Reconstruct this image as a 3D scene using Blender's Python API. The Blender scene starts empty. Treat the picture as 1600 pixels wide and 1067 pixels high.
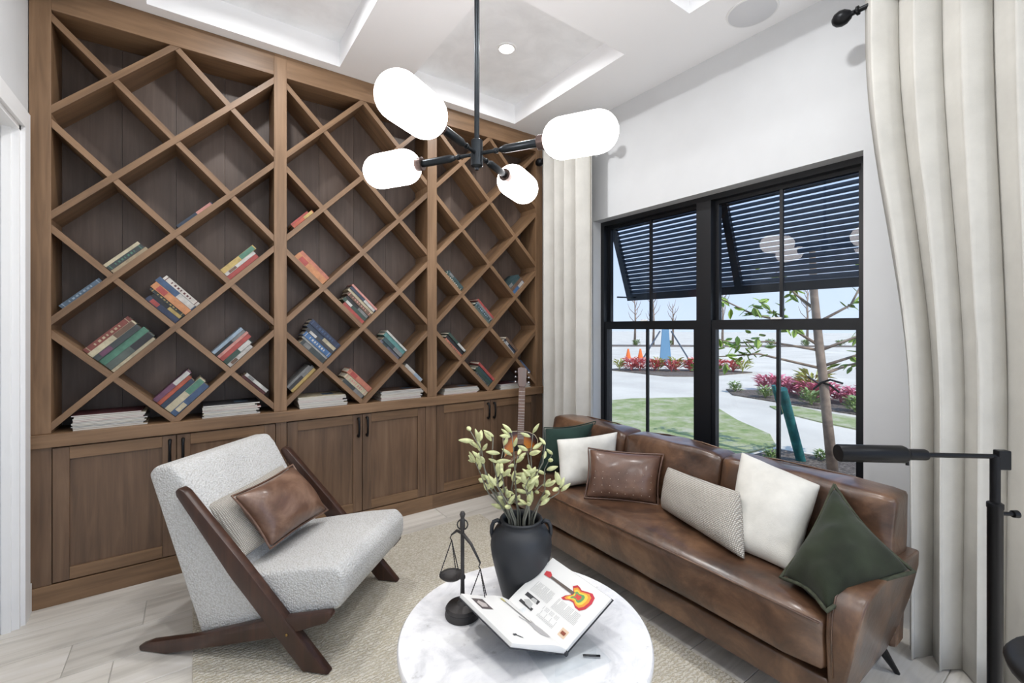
import bpy, bmesh, math, random
from mathutils import Matrix, Vector, noise

random.seed(7)
S = bpy.context.scene
COL = S.collection
PI = math.pi

# ------------------------------------------------------------ camera, world, sun, exposure
cam_d = bpy.data.cameras.new('camera'); cam = bpy.data.objects.new('camera', cam_d); COL.objects.link(cam)
cam.location = (0, 0, 1.4); cam.rotation_euler = (math.radians(90), 0, math.radians(-35.5))
cam_d.sensor_width = 36; cam_d.lens = 36 * 700 / 1600; cam_d.shift_y = -(533.5 - 512) / 1600 * 1.0
cam_d.clip_start = 0.02; cam_d.clip_end = 400
S.camera = cam
vs = S.view_settings
vs.view_transform = 'Standard'; vs.look = 'None'; vs.gamma = 1.0; vs.use_curve_mapping = False
vs.exposure = 0.6

w = bpy.data.worlds.new('world'); S.world = w; w.use_nodes = True
wn = w.node_tree.nodes; wl = w.node_tree.links
geo = wn.new('ShaderNodeTexCoord'); sep = wn.new('ShaderNodeSeparateXYZ'); skr = wn.new('ShaderNodeValToRGB')
wl.new(geo.outputs['Generated'], sep.inputs[0]); wl.new(sep.outputs[2], skr.inputs[0])
skr.color_ramp.elements[0].position = 0.0; skr.color_ramp.elements[0].color = (.64, .74, .90, 1)
skr.color_ramp.elements[1].position = .7; skr.color_ramp.elements[1].color = (.28, .47, .85, 1)
wl.new(skr.outputs[0], wn['Background'].inputs[0]); wn['Background'].inputs[1].default_value = 1.2

def link_light(name, data, loc, rot=(0, 0, 0)):
    o = bpy.data.objects.new(name, data); COL.objects.link(o); o.location = loc; o.rotation_euler = rot; return o
sd = bpy.data.lights.new('sun', 'SUN'); sd.energy = 3.0; sd.angle = 0.009; sd.color = (1, .95, .87)
sun = link_light('sun', sd, (8, 8, 20))
sun.rotation_euler = Vector((0.10, 0.64, -0.78)).to_track_quat('-Z', 'Y').to_euler()
CAN_POWER = 9.0
GLOBE_STRENGTH = 7.0

S.cycles.sample_clamp_indirect = 6.0
S.cycles.caustics_reflective = False; S.cycles.caustics_refractive = False
S.cycles.max_bounces = 10; S.cycles.diffuse_bounces = 5; S.cycles.transparent_max_bounces = 16

# ------------------------------------------------------------ helpers
def lin(c):
    return tuple(((x / 255) / 12.92 if x / 255 <= .04045 else ((x / 255 + .055) / 1.055) ** 2.4) for x in c)
MATS = {}
def base(name, c, rough=.5, metal=0., spec=.5):
    m = bpy.data.materials.new(name); m.use_nodes = True
    b = m.node_tree.nodes['Principled BSDF']
    b.inputs['Base Color'].default_value = (*lin(c), 1); b.inputs['Roughness'].default_value = rough
    b.inputs['Metallic'].default_value = metal; b.inputs['Specular IOR Level'].default_value = spec
    return m, m.node_tree, b
def coord(nt, scale=(1, 1, 1), rnd=True):
    tc = nt.nodes.new('ShaderNodeTexCoord'); mp = nt.nodes.new('ShaderNodeMapping'); mp.inputs['Scale'].default_value = scale
    if rnd:
        oi = nt.nodes.new('ShaderNodeObjectInfo'); ml = nt.nodes.new('ShaderNodeMath'); ml.operation = 'MULTIPLY'; ml.inputs[1].default_value = 37.
        ad = nt.nodes.new('ShaderNodeVectorMath'); ad.operation = 'ADD'
        nt.links.new(oi.outputs['Random'], ml.inputs[0]); nt.links.new(tc.outputs['Object'], ad.inputs[0]); nt.links.new(ml.outputs[0], ad.inputs[1])
        nt.links.new(ad.outputs[0], mp.inputs[0])
    else:
        nt.links.new(tc.outputs['Object'], mp.inputs[0])
    return mp.outputs[0]
def noi(nt, vec, scale, detail=4, rough=.55, dist=0.):
    n = nt.nodes.new('ShaderNodeTexNoise'); n.inputs['Scale'].default_value = scale; n.inputs['Detail'].default_value = detail
    n.inputs['Roughness'].default_value = rough; n.inputs['Distortion'].default_value = dist
    nt.links.new(vec, n.inputs['Vector']); return n.outputs['Fac']
def ramp(nt, fac, stops):
    r = nt.nodes.new('ShaderNodeValToRGB'); e = r.color_ramp.elements
    while len(e) < len(stops): e.new(.5)
    for x, (p, c) in zip(e, stops): x.position = p; x.color = (*lin(c), 1)
    nt.links.new(fac, r.inputs[0]); return r.outputs[0]
def bump(nt, b, h, strength=.3, dist=.01):
    n = nt.nodes.new('ShaderNodeBump'); n.inputs['Strength'].default_value = strength; n.inputs['Distance'].default_value = dist
    nt.links.new(h, n.inputs['Height']); nt.links.new(n.outputs[0], b.inputs['Normal'])
def plain(name, c, rough=.5, metal=0., spec=.5, var=0.0, nscale=20):
    m, nt, b = base(name, c, rough, metal, spec)
    if var:
        f = noi(nt, coord(nt), nscale)
        nt.links.new(ramp(nt, f, [(.3, tuple(x * (1 - var) for x in c)), (.7, tuple(min(255, x * (1 + var)) for x in c))]), b.inputs['Base Color'])
    MATS[name] = m; return m
def wood(name, dark, mid, light, axis=0, rough=.45, sc=1.0):
    m, nt, b = base(name, mid, rough)
    s = [26 * sc] * 3; s[axis] = 1.6 * sc
    v = coord(nt, s); f = noi(nt, v, 1.0, 6, .6, .6)
    s2 = [2.2 * sc] * 3; s2[axis] = .8 * sc
    g = noi(nt, coord(nt, s2), 1.5, 3, .5)
    mx = nt.nodes.new('ShaderNodeMath'); mx.operation = 'MULTIPLY_ADD'; mx.inputs[1].default_value = .55
    hl = nt.nodes.new('ShaderNodeMath'); hl.operation = 'MULTIPLY'; hl.inputs[1].default_value = .45
    nt.links.new(g, hl.inputs[0]); nt.links.new(f, mx.inputs[0]); nt.links.new(hl.outputs[0], mx.inputs[2])
    nt.links.new(ramp(nt, mx.outputs[0], [(.32, dark), (.5, mid), (.68, light)]), b.inputs['Base Color'])
    bump(nt, b, f, .12, .002); MATS[name] = m; return m

WM = {}
def obj(name, bm, mat, parent=None, M=None, smooth=False, kind=None, label=None, cat=None, group=None, bevel=0., ang=None):
    me = bpy.data.meshes.new(name); bm.normal_update(); bm.to_mesh(me); bm.free()
    if M is None:
        n = len(me.vertices)
        lo = [min(v.co[i] for v in me.vertices) for i in range(3)]; hi = [max(v.co[i] for v in me.vertices) for i in range(3)]
        c = Vector(((lo[0] + hi[0]) / 2, (lo[1] + hi[1]) / 2, lo[2]))
        me.transform(Matrix.Translation(-c)); M = Matrix.Translation(c)
    if isinstance(mat, (list, tuple)):
        for x in mat: me.materials.append(x)
    else: me.materials.append(mat)
    if smooth:
        for p in me.polygons: p.use_smooth = True
        if ang: me.set_sharp_from_angle(angle=math.radians(ang))
    o = bpy.data.objects.new(name, me); COL.objects.link(o); place(o, M, parent)
    if kind: o['kind'] = kind
    tag(o, label, cat, group)
    if bevel:
        b = o.modifiers.new('bevel', 'BEVEL'); b.width = bevel; b.segments = 2; b.limit_method = 'ANGLE'
    return o
def place(o, M, parent=None):
    o.matrix_basis = M; WM[o] = M.copy()
    if parent is not None:
        o.parent = parent; o.matrix_parent_inverse = WM[parent].inverted()
def linkcopy(o, M, parent=None):
    c = o.copy(); COL.objects.link(c); c.parent = None; place(c, M, parent); return c
def tag(o, label=None, cat=None, group=None):
    if label: o['label'] = label
    if cat: o['category'] = cat
    if group: o['group'] = group
    return o
def thing(name, loc, label=None, cat=None, group=None, M=None, kind=None):
    o = bpy.data.objects.new(name, None); COL.objects.link(o); o.empty_display_size = .05
    place(o, M if M is not None else Matrix.Translation(loc)); tag(o, label, cat, group)
    if kind: o['kind'] = kind
    return o
def NB(): return bmesh.new()
def box(bm, x0, x1, y0, y1, z0, z1):
    v = [bm.verts.new(p) for p in ((x0, y0, z0), (x1, y0, z0), (x1, y1, z0), (x0, y1, z0), (x0, y0, z1), (x1, y0, z1), (x1, y1, z1), (x0, y1, z1))]
    for f in ((0, 3, 2, 1), (4, 5, 6, 7), (0, 1, 5, 4), (1, 2, 6, 5), (2, 3, 7, 6), (3, 0, 4, 7)): bm.faces.new([v[i] for i in f])
    return bm
def bx(*a): return box(NB(), *a)
def bev(bm, wd, seg=2):
    bmesh.ops.bevel(bm, geom=bm.edges[:], offset=wd, segments=seg, profile=.5, affect='EDGES'); return bm
def bbx(x0, x1, y0, y1, z0, z1, wd=.004, seg=2): return bev(bx(x0, x1, y0, y1, z0, z1), wd, seg)
def tube(bm, pts, r, n=10, caps=True):
    pts = [Vector(p) for p in pts]; k = len(pts); rs = r if isinstance(r, (list, tuple)) else [r] * k
    rings = []; up = None
    for i, p in enumerate(pts):
        t = (pts[min(i + 1, k - 1)] - pts[max(i - 1, 0)]).normalized()
        if up is None: up = Vector((0, 0, 1)) if abs(t.z) < .9 else Vector((1, 0, 0))
        a = t.cross(up).normalized(); b = a.cross(t).normalized(); up = b
        rings.append([bm.verts.new(p + (a * math.cos(2 * PI * j / n) + b * math.sin(2 * PI * j / n)) * rs[i]) for j in range(n)])
    for i in range(k - 1):
        for j in range(n):
            bm.faces.new((rings[i][j], rings[i + 1][j], rings[i + 1][(j + 1) % n], rings[i][(j + 1) % n]))
    if caps: bm.faces.new(rings[0]); bm.faces.new(rings[-1][::-1])
    bmesh.ops.recalc_face_normals(bm, faces=bm.faces[:])
    return bm
def lathe(bm, prof, c=(0, 0, 0), n=32, M=None):
    rings = []
    for r, z in prof:
        rr = max(r, 1e-4)
        ring = []
        for j in range(n):
            p = Vector((rr * math.cos(2 * PI * j / n), rr * math.sin(2 * PI * j / n), z))
            ring.append(bm.verts.new((M @ p) if M is not None else p + Vector(c)))
        rings.append(ring)
    for i in range(len(rings) - 1):
        for j in range(n):
            bm.faces.new((rings[i][j], rings[i][(j + 1) % n], rings[i + 1][(j + 1) % n], rings[i + 1][j]))
    bm.faces.new(rings[0][::-1]); bm.faces.new(rings[-1])
    bmesh.ops.recalc_face_normals(bm, faces=bm.faces[:])
    return bm
def frame_to(p, d):
    """matrix whose z axis points along d, at p"""
    return Matrix.Translation(Vector(p)) @ Vector(d).to_track_quat('Z', 'Y').to_matrix().to_4x4()
def axes(o, x, y, z):
    M = Matrix((Vector(x).to_4d(), Vector(y).to_4d(), Vector(z).to_4d(), Vector((*o, 1)))).transposed()
    for i in range(3): M[3][i] = 0
    M[3][3] = 1; return M
def prism(bm, outline, f0, f1):
    """outline 2D points; f0/f1 map a point to the two 3D ends"""
    a = [bm.verts.new(f0(p)) for p in outline]; b = [bm.verts.new(f1(p)) for p in outline]; n = len(a)
    bm.faces.new(a[::-1]); bm.faces.new(b)
    for i in range(n): bm.faces.new((a[i], a[(i + 1) % n], b[(i + 1) % n], b[i]))
    bmesh.ops.recalc_face_normals(bm, faces=bm.faces[:]); return bm
def pillow(corners, thick, n=16, pull=.05, seed=0, wr=.006):
    """TL,TR,BR,BL corners -> closed inflated cushion; returns (bm, rim points)"""
    TL, TR, BR, BL = [Vector(c) for c in corners]; bm = NB()
    nrm = ((TR - BL).cross(BR - TL)).normalized(); ctr = (TL + TR + BR + BL) / 4
    def P(u, v):
        p = TL * (1 - u) * (1 - v) + TR * u * (1 - v) + BR * u * v + BL * (1 - u) * v
        k = max(abs(2 * u - 1), abs(2 * v - 1))
        e = (1 - (2 * u - 1) ** 2) * abs(2 * v - 1) ** 3 + (1 - (2 * v - 1) ** 2) * abs(2 * u - 1) ** 3
        return p + (ctr - p) * pull * 2.2 * e
    def H(u, v):
        h = ((1 - abs(2 * u - 1) ** 2.6) * (1 - abs(2 * v - 1) ** 2.6))
        return thick / 2 * max(h, 0) ** .55
    g = {}
    for s in (1, -1):
        for i in range(n + 1):
            for j in range(n + 1):
                u, v = i / n, j / n; rim = i in (0, n) or j in (0, n)
                if rim and s == -1: g[s, i, j] = g[1, i, j]; continue
                p = P(u, v); q = 0 if rim else (noise.noise(p * 9 + Vector((seed * 3.1, 0, s))) + .6 * noise.noise(p * 19 + Vector((seed, s, 0)))) * wr
                g[s, i, j] = bm.verts.new(p + nrm * s * (H(u, v) + q))
    for s in (1, -1):
        for i in range(n):
            for j in range(n):
                f = [g[s, i, j], g[s, i + 1, j], g[s, i + 1, j + 1], g[s, i, j + 1]]
                bm.faces.new(f if s == 1 else f[::-1])
    bmesh.ops.recalc_face_normals(bm, faces=bm.faces[:])
    rim = [P(i / n, 0) for i in range(n)] + [P(1, i / n) for i in range(n)] + [P(1 - i / n, 1) for i in range(n)] + [P(0, 1 - i / n) for i in range(n)]
    return bm, rim + [rim[0], rim[1]]

# ------------------------------------------------------------ materials
white_wall = plain('wall_paint', (211, 213, 215), .7, var=.008, nscale=6)
white_trim = plain('trim_paint', (238, 239, 240), .4)
ceil_paint = plain('ceiling_paint', (248, 249, 251), .75)
m_, nt_, b_ = base('coffer_plaster', (222, 221, 218), .8)
f_ = noi(nt_, coord(nt_), 4.5, 6, .65, .5)
nt_.links.new(ramp(nt_, f_, [(.35, (238, 240, 242)), (.65, (248, 250, 252))]), b_.inputs['Base Color']); coffer_mat = m_
WX = wood('walnut_stain_x', (92, 70, 51), (126, 98, 72), (148, 118, 90), 0)
WZ = wood('walnut_stain_z', (92, 70, 51), (126, 98, 72), (148, 118, 90), 2)
WB = wood('walnut_back_shaded', (72, 60, 53), (90, 76, 68), (108, 92, 82), 2, .5)  # the walnut stain again, darkened for the shade inside the shelves
WD = wood('walnut_door_shaded', (80, 62, 48), (108, 84, 65), (130, 105, 83), 2, .4)  # same walnut stain, with the dimmer light on the doors in its colour
DARKW = wood('dark_walnut', (42, 26, 20), (60, 38, 29), (80, 53, 41), 2, .35)
black_metal = plain('black_metal', (22, 23, 26), .4, .6)
gun_metal = plain('gunmetal', (54, 58, 62), .32, .9)
bronze = plain('dark_bronze', (62, 60, 60), .5, .6, var=.15)
frame_black = plain('window_black', (16, 19, 24), .38)
shutter_mat = plain('shutter_paint', (46, 56, 68), .45)
m_, nt_, b_ = base('clear_glass', (255, 255, 255), 0)
tr = nt_.nodes.new('ShaderNodeBsdfTransparent'); gl = nt_.nodes.new('ShaderNodeBsdfGlossy'); gl.inputs['Roughness'].default_value = 0
fr = nt_.nodes.new('ShaderNodeFresnel'); fr.inputs[0].default_value = 1.45; mxs = nt_.nodes.new('ShaderNodeMixShader')
tr.inputs[0].default_value = (.80, .815, .83, 1)
gq = nt_.nodes.new('ShaderNodeNewGeometry'); sb_ = nt_.nodes.new('ShaderNodeMath'); sb_.operation = 'SUBTRACT'; sb_.inputs[0].default_value = 1; mq = nt_.nodes.new('ShaderNodeMath'); mq.operation = 'MULTIPLY'
nt_.links.new(gq.outputs['Backfacing'], sb_.inputs[1]); nt_.links.new(sb_.outputs[0], mq.inputs[0]); nt_.links.new(fr.outputs[0], mq.inputs[1])
nt_.links.new(mq.outputs[0], mxs.inputs[0]); nt_.links.new(tr.outputs[0], mxs.inputs[1]); nt_.links.new(gl.outputs[0], mxs.inputs[2])
nt_.links.new(mxs.outputs[0], nt_.nodes['Material Output'].inputs[0]); pane_glass = m_
m_, nt_, b_ = base('acrylic', (250, 252, 253), .03)
tr = nt_.nodes.new('ShaderNodeBsdfTransparent'); gl = nt_.nodes.new('ShaderNodeBsdfGlossy'); gl.inputs['Roughness'].default_value = .03
tr.inputs[0].default_value = (.965, .975, .98, 1)
fr = nt_.nodes.new('ShaderNodeFresnel'); fr.inputs[0].default_value = 1.5; mxs = nt_.nodes.new('ShaderNodeMixShader')
gq = nt_.nodes.new('ShaderNodeNewGeometry'); sb_ = nt_.nodes.new('ShaderNodeMath'); sb_.operation = 'SUBTRACT'; sb_.inputs[0].default_value = 1; mq = nt_.nodes.new('ShaderNodeMath'); mq.operation = 'MULTIPLY'
nt_.links.new(gq.outputs['Backfacing'], sb_.inputs[1]); nt_.links.new(sb_.outputs[0], mq.inputs[0]); nt_.links.new(fr.outputs[0], mq.inputs[1])
nt_.links.new(mq.outputs[0], mxs.inputs[0]); nt_.links.new(tr.outputs[0], mxs.inputs[1]); nt_.links.new(gl.outputs[0], mxs.inputs[2])
nt_.links.new(mxs.outputs[0], nt_.nodes['Material Output'].inputs[0]); acrylic = m_
def emis(name, c, s):
    m, nt, b = base(name, c, .4)
    b.inputs['Emission Color'].default_value = (*lin(c), 1); b.inputs['Emission Strength'].default_value = s; return m
globe_mat = emis('opal_glass_lit', (255, 248, 246), GLOBE_STRENGTH)
can_mat = emis('can_lens_lit', (255, 250, 242), 8)
# floor planks
m_, nt_, b_ = base('plank_tile', (190, 184, 174), .42)
v_ = coord(nt_, (1.6, 16, 1)); f_ = noi(nt_, v_, 1.2, 7, .6, .5)
oi = nt_.nodes.new('ShaderNodeObjectInfo')
r_ = ramp(nt_, f_, [(.3, (198, 193, 184)), (.52, (225, 220, 211)), (.72, (236, 232, 226))])
hs = nt_.nodes.new('ShaderNodeHueSaturation'); mr = nt_.nodes.new('ShaderNodeMapRange'); mr.inputs[3].default_value = .86; mr.inputs[4].default_value = 1.06
nt_.links.new(oi.outputs['Random'], mr.inputs[0]); nt_.links.new(mr.outputs[0], hs.inputs['Value']); nt_.links.new(r_, hs.inputs['Color'])
nt_.links.new(hs.outputs[0], b_.inputs['Base Color']); bump(nt_, b_, f_, .08, .002); plank_mat = m_
grout = plain('grout', (200, 197, 190), .8)
# leather
def leather(name, d, m, l, rough=.31, sc=1.):
    mm, nt, b = base(name, m, rough)
    v = coord(nt); f = noi(nt, v, 5 * sc, 7, .62, .6); g = noi(nt, v, 90, 3, .6)
    nt.links.new(ramp(nt, f, [(.3, d), (.5, m), (.7, l)]), b.inputs['Base Color']); gw = noi(nt, v, 16 * sc, 2, .5, .8); ga = nt.nodes.new('ShaderNodeMath'); ga.operation = 'MULTIPLY_ADD'; ga.inputs[1].default_value = 6.; nt.links.new(gw, ga.inputs[0]); nt.links.new(g, ga.inputs[2]); bump(nt, b, ga.outputs[0], .16, .002)
    r = nt.nodes.new('ShaderNodeMapRange'); r.inputs[3].default_value = rough - .08; r.inputs[4].default_value = rough + .12
    nt.links.new(f, r.inputs[0]); nt.links.new(r.outputs[0], b.inputs['Roughness']); b.inputs['Coat Weight'].default_value = .4; b.inputs['Coat Roughness'].default_value = .2; return mm
sofa_leather = leather('sofa_leather', (52, 36, 28), (88, 63, 47), (126, 94, 70))
pillow_leather = leather('pillow_leather', (70, 48, 38), (98, 70, 56), (122, 92, 74), .4)
tan_leather = leather('chair_pillow_leather', (76, 53, 42), (108, 79, 63), (146, 116, 97), .38)
def cloth(name, c, sc=220, st=.35, rough=.9, var=.06, sheen=0.):
    mm, nt, b = base(name, c, rough, spec=.2)
    v = coord(nt); f = noi(nt, v, sc, 3, .7); g = noi(nt, v, 6, 4, .6)
    nt.links.new(ramp(nt, g, [(.3, tuple(x * (1 - var) for x in c)), (.7, tuple(min(255, x * (1 + var)) for x in c))]), b.inputs['Base Color'])
    bump(nt, b, f, st, .004); b.inputs['Sheen Weight'].default_value = sheen; return mm
m_, nt_, b_ = base('boucle', (214, 214, 212), .95, spec=.15)
v_ = coord(nt_); vo = nt_.nodes.new('ShaderNodeTexVoronoi'); vo.inputs['Scale'].default_value = 130; nt_.links.new(v_, vo.inputs['Vector'])
nt_.links.new(ramp(nt_, vo.outputs['Distance'], [(.1, (220, 221, 221)), (.8, (196, 195, 192))]), b_.inputs['Base Color'])
bump(nt_, b_, vo.outputs['Distance'], .7, -.006); boucle = m_
def woven(name, c1, c2, scx, scy):
    mm, nt, b = base(name, c1, .95, spec=.1)
    v = coord(nt)
    w1 = nt.nodes.new('ShaderNodeTexWave'); w1.bands_direction = 'X'; w1.inputs['Scale'].default_value = scx; w1.inputs['Distortion'].default_value = 1.2
    w2 = nt.nodes.new('ShaderNodeTexWave'); w2.bands_direction = 'Z'; w2.inputs['Scale'].default_value = scy; w2.inputs['Distortion'].default_value = 1.5
    nt.links.new(v, w1.inputs['Vector']); nt.links.new(v, w2.inputs['Vector'])
    mu = nt.nodes.new('ShaderNodeMath'); mu.operation = 'MULTIPLY'; nt.links.new(w1.outputs['Fac'], mu.inputs[0]); nt.links.new(w2.outputs['Fac'], mu.inputs[1])
    nt.links.new(ramp(nt, mu.outputs[0], [(.15, c2), (.5, c1)]), b.inputs['Base Color']); bump(nt, b, mu.outputs[0], .6, .006); return mm
woven_grey = woven('woven_grey', (222, 218, 210), (158, 152, 143), 52, 44)
linen = cloth('linen_white', (214, 212, 205), 260, .3)
velvet_olive = cloth('velvet_olive', (40, 46, 34), 300, .2, .8, .25, .12)
velvet_teal = cloth('velvet_green', (30, 50, 44), 300, .2, .8, .15, .12)
curtain_mat = cloth('curtain_linen', (200, 198, 192), 300, .15, .9, .03)
m_, nt_, b_ = base('jute', (196, 180, 150), .95, spec=.1)
v_ = coord(nt_, rnd=False)
w1 = nt_.nodes.new('ShaderNodeTexWave'); w1.bands_direction = 'Y'; w1.inputs['Scale'].default_value = 18; w1.inputs['Distortion'].default_value = 7.0; w1.inputs['Detail'].default_value = 3; w1.inputs['Detail Scale'].default_value = 4
nt_.links.new(v_, w1.inputs['Vector']); n1 = noi(nt_, v_, 60, 5, .7); n2 = noi(nt_, v_, 2.2, 4, .6)
mu = nt_.nodes.new('ShaderNodeMath'); mu.operation = 'MULTIPLY'; nt_.links.new(w1.outputs['Fac'], mu.inputs[0]); nt_.links.new(n1, mu.inputs[1])
ad = nt_.nodes.new('ShaderNodeMath'); ad.operation = 'MULTIPLY_ADD'; ad.inputs[1].default_value = .35; nt_.links.new(n2, ad.inputs[0]); nt_.links.new(mu.outputs[0], ad.inputs[2])
nt_.links.new(ramp(nt_, ad.outputs[0], [(.1, (182, 172, 150)), (.4, (212, 205, 188)), (.65, (226, 221, 209))]), b_.inputs['Base Color'])
bump(nt_, b_, mu.outputs[0], .8, .01); jute = m_
m_, nt_, b_ = base('marble', (236, 236, 236), .16)
v_ = coord(nt_); f_ = noi(nt_, v_, 5, 8, .65, 1.4); g_ = noi(nt_, v_, 26, 5, .6)
c1 = ramp(nt_, f_, [(.30, (206, 207, 210)), (.5, (234, 234, 236)), (.62, (242, 242, 242))])
c2 = ramp(nt_, g_, [(.25, (202, 200, 196)), (.38, (255, 255, 255))])
mxc = nt_.nodes.new('ShaderNodeMix'); mxc.data_type = 'RGBA'; mxc.blend_type = 'MULTIPLY'; mxc.inputs[0].default_value = .8
nt_.links.new(c1, mxc.inputs[6]); nt_.links.new(c2, mxc.inputs[7]); nt_.links.new(mxc.outputs[2], b_.inputs['Base Color']); marble = m_
vase_mat = plain('charcoal_ceramic', (36, 39, 44), .5, var=.12, nscale=8)
page_mat = plain('page_paper', (232, 231, 228), .6)
pages_edge = plain('page_edges', (222, 214, 196), .8, var=.06, nscale=90)
# ------------------------------------------------------------ room shell
X0, X1, YB, YF, ZC = -.66, 2.72, 3.44, -2.2, 3.14
floor = obj('floor', bx(X0 - .3, X1 + .2, YF - .1, YB + .1, -.05, -.006), grout, kind='structure')
pw, pl = .2286, 1.2
plank_bm = bbx(-pl / 2 + .0018, pl / 2 - .0018, -pw / 2 + .0018, pw / 2 - .0018, -.006, 0, .0012, 1)
plank0 = obj('plank', plank_bm, plank_mat, floor, M=Matrix.Translation((-9, 0, 0)))
first = True
row = 0
offs = [.17, .93, .56, 1.05, .33, .74]
y = 1.136 - 14 * pw + pw / 2
rows = {}
k = 0
while y < 3.3:
    # end joints measured at x=-.19 (row 2.74-2.96) and x=-.43 (row 2.51-2.74)
    o_ = offs[k % 6]
    if abs(y - (2.736 + pw / 2)) < .1: o_ = -.19 % pl
    if abs(y - (2.736 - pw / 2)) < .1: o_ = -.43 % pl
    x = o_ + pl / 2 - 2 * pl
    while x - pl / 2 < X1:
        a, b = max(x - pl / 2, X0 - .12), min(x + pl / 2, X1)
        if b - a > .05:
            if b - a > pl - .01:
                M = Matrix.Translation((x, y, 0))
                if first: place(plank0, M, floor); first = False
                else: linkcopy(plank0, M, floor)
            else:
                obj('plank', bbx(-(b - a) / 2 + .0018, (b - a) / 2 - .0018, -pw / 2 + .0018, pw / 2 - .0018, -.006, 0, .0012, 1), plank_mat, floor, M=Matrix.Translation(((a + b) / 2, y, 0)))
        x += pl
    y += pw; k += 1

obj('wall_back', bx(X0 - .15, X1 + .2, YB, YB + .12, 0, 3.5), white_wall, kind='structure')
bm = NB(); WY0, WY1, WZ0, WZ1 = .80, 2.647, .40, 2.285
box(bm, X1, X1 + .22, YF, WY0, 0, 3.5); box(bm, X1, X1 + .22, WY1, YB, 0, 3.5)
box(bm, X1, X1 + .22, WY0, WY1, 0, WZ0); box(bm, X1, X1 + .22, WY0, WY1, WZ1, 3.5)
obj('wall_right', bm, white_wall, kind='structure')
bm = NB(); DY0, DY1, DZ = 2.12, 3.047, 2.345
box(bm, X0 - .14, X0, YF, DY0, 0, 3.5); box(bm, X0 - .14, X0, DY1, YB, 0, 3.5); box(bm, X0 - .14, X0, DY0, DY1, DZ, 3.5)
obj('wall_left', bm, white_wall, kind='structure')
bm = NB(); box(bm, X0, -.45, YF, YF + .12, 0, 3.14); box(bm, 2.5, X1, YF, YF + .12, 0, 3.14); box(bm, -.45, 2.5, YF, YF + .12, 2.85, 3.14)
obj('wall_front', bm, white_wall, kind='structure')  # unseen wall; its opening is widened to let in more daylight
# door and its casing
d = thing('door_1', (X0 - .07, (DY0 + DY1) / 2, 0), kind='structure')
obj('slab', bbx(X0 - .10, X0 - .06, DY0 + .025, DY1 - .025, .006, DZ - .025, .003), white_trim, d)
for z0, z1 in ((.2, 1.0), (1.12, 2.2)):
    obj('panel', bbx(X0 - .062, X0 - .052, DY0 + .14, DY1 - .14, z0, z1, .004), white_trim, d)
for a, b in ((DY0, DY0 + .022), (DY1 - .022, DY1)): obj('jamb', bx(X0 - .14, X0 + .005, a, b, 0, DZ), white_trim, d)
obj('jamb', bx(X0 - .14, X0 + .005, DY0, DY1, DZ - .022, DZ), white_trim, d)
obj('stop', bx(X0 - .05, X0 - .02, DY1 - .034, DY1 - .022, 0, DZ - .022), white_trim, d)
lv = obj('lever', lathe(NB(), [(.025, 0), (.025, .008), (.008, .01), (.008, .05)], n=20, M=frame_to((X0 - .06, DY0 + .09, 1.0), (1, 0, 0))), black_metal, d, smooth=True, ang=40)
bm = NB(); box(bm, X0, X0 + .02, DY1, DY1 + .08, 0, DZ + .085); box(bm, X0, X0 + .02, DY0 - .08, DY0, 0, DZ + .085); box(bm, X0, X0 + .02, DY0, DY1, DZ, DZ + .085)
obj('trim_1', bm, white_trim, kind='structure')
bm = NB(); box(bm, X0, X0 + .015, DY1 + .08, 3.175, 0, .14); box(bm, X0, X0 + .015, YF + .12, DY0 - .08, 0, .14)
obj('baseboard_left', bm, white_trim, kind='structure')
bm = NB(); box(bm, X1 - .015, X1, YF + .12, YB, 0, .14)
obj('baseboard_right', bm, white_trim, kind='structure')

# coffered ceiling
cxs = [(-.2, .8), (1.24, 2.24)]; cys = [(-1.85, -.65), (.25, 1.45), (1.906, 3.1)]
bm = NB(); ZT = 3.3
xe = [X0 - .1] + [q for c in cxs for q in c] + [X1 + .1]; ye = [YF] + [q for c in cys for q in c] + [YB + .05]
for i in range(0, len(xe), 2): box(bm, xe[i], xe[i + 1], YF, YB + .05, ZC, ZT + .12)
for i in range(0, len(ye), 2):
    for c in cxs: box(bm, c[0], c[1], ye[i], ye[i + 1], ZC, ZT + .12)
ceiling = obj('ceiling', bm, ceil_paint, kind='structure')
for a, b in cxs:
    for c, d_ in cys: obj('coffer_panel', bx(a, b, c, d_, ZT, ZT + .05), coffer_mat, ceiling)
canlabels = {(0, 0): 'behind the camera, door side', (1, 0): 'behind the camera, window side', (0, 1): 'over the armchair corner beside the door',
             (1, 1): 'in the coffer right above the sofa', (0, 2): 'in the far coffer above the left bookcase bay', (1, 2): 'in the far coffer above the pendant lamp'}
for i, (a, b) in enumerate(cxs):
    for j, (c, d_) in enumerate(cys):
        px, py = (a + b) / 2, (c + d_) / 2
        t = thing('recessed_light', (px, py, ZT), 'small round white recessed downlight ' + canlabels[i, j], 'ceiling light', 'recessed lights in the coffers')
        obj('trim_ring', lathe(NB(), [(.050, -.001), (.050, -.006), (.066, -.006), (.068, 0)], (px, py, ZT), 32), white_trim, t, smooth=True, ang=40)
        obj('lens', lathe(NB(), [(.049, -.0025), (.049, -.004), (0.0, -.004)], (px, py, ZT), 32), can_mat, t)
        ld = bpy.data.lights.new('recessed_lamp', 'AREA'); ld.shape = 'DISK'; ld.size = .1; ld.energy = CAN_POWER; ld.color = (1, 1, 1); ld.spread = math.radians(170)
        l = link_light('recessed_lamp', ld, (px, py, ZT - .012)); place(l, Matrix.Translation((px, py, ZT - .012)), t)
sp = thing('ceiling_speaker', (2.507, 1.24, ZC), 'round grey ceiling speaker flush in the ceiling above the window', 'speaker')
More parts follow.
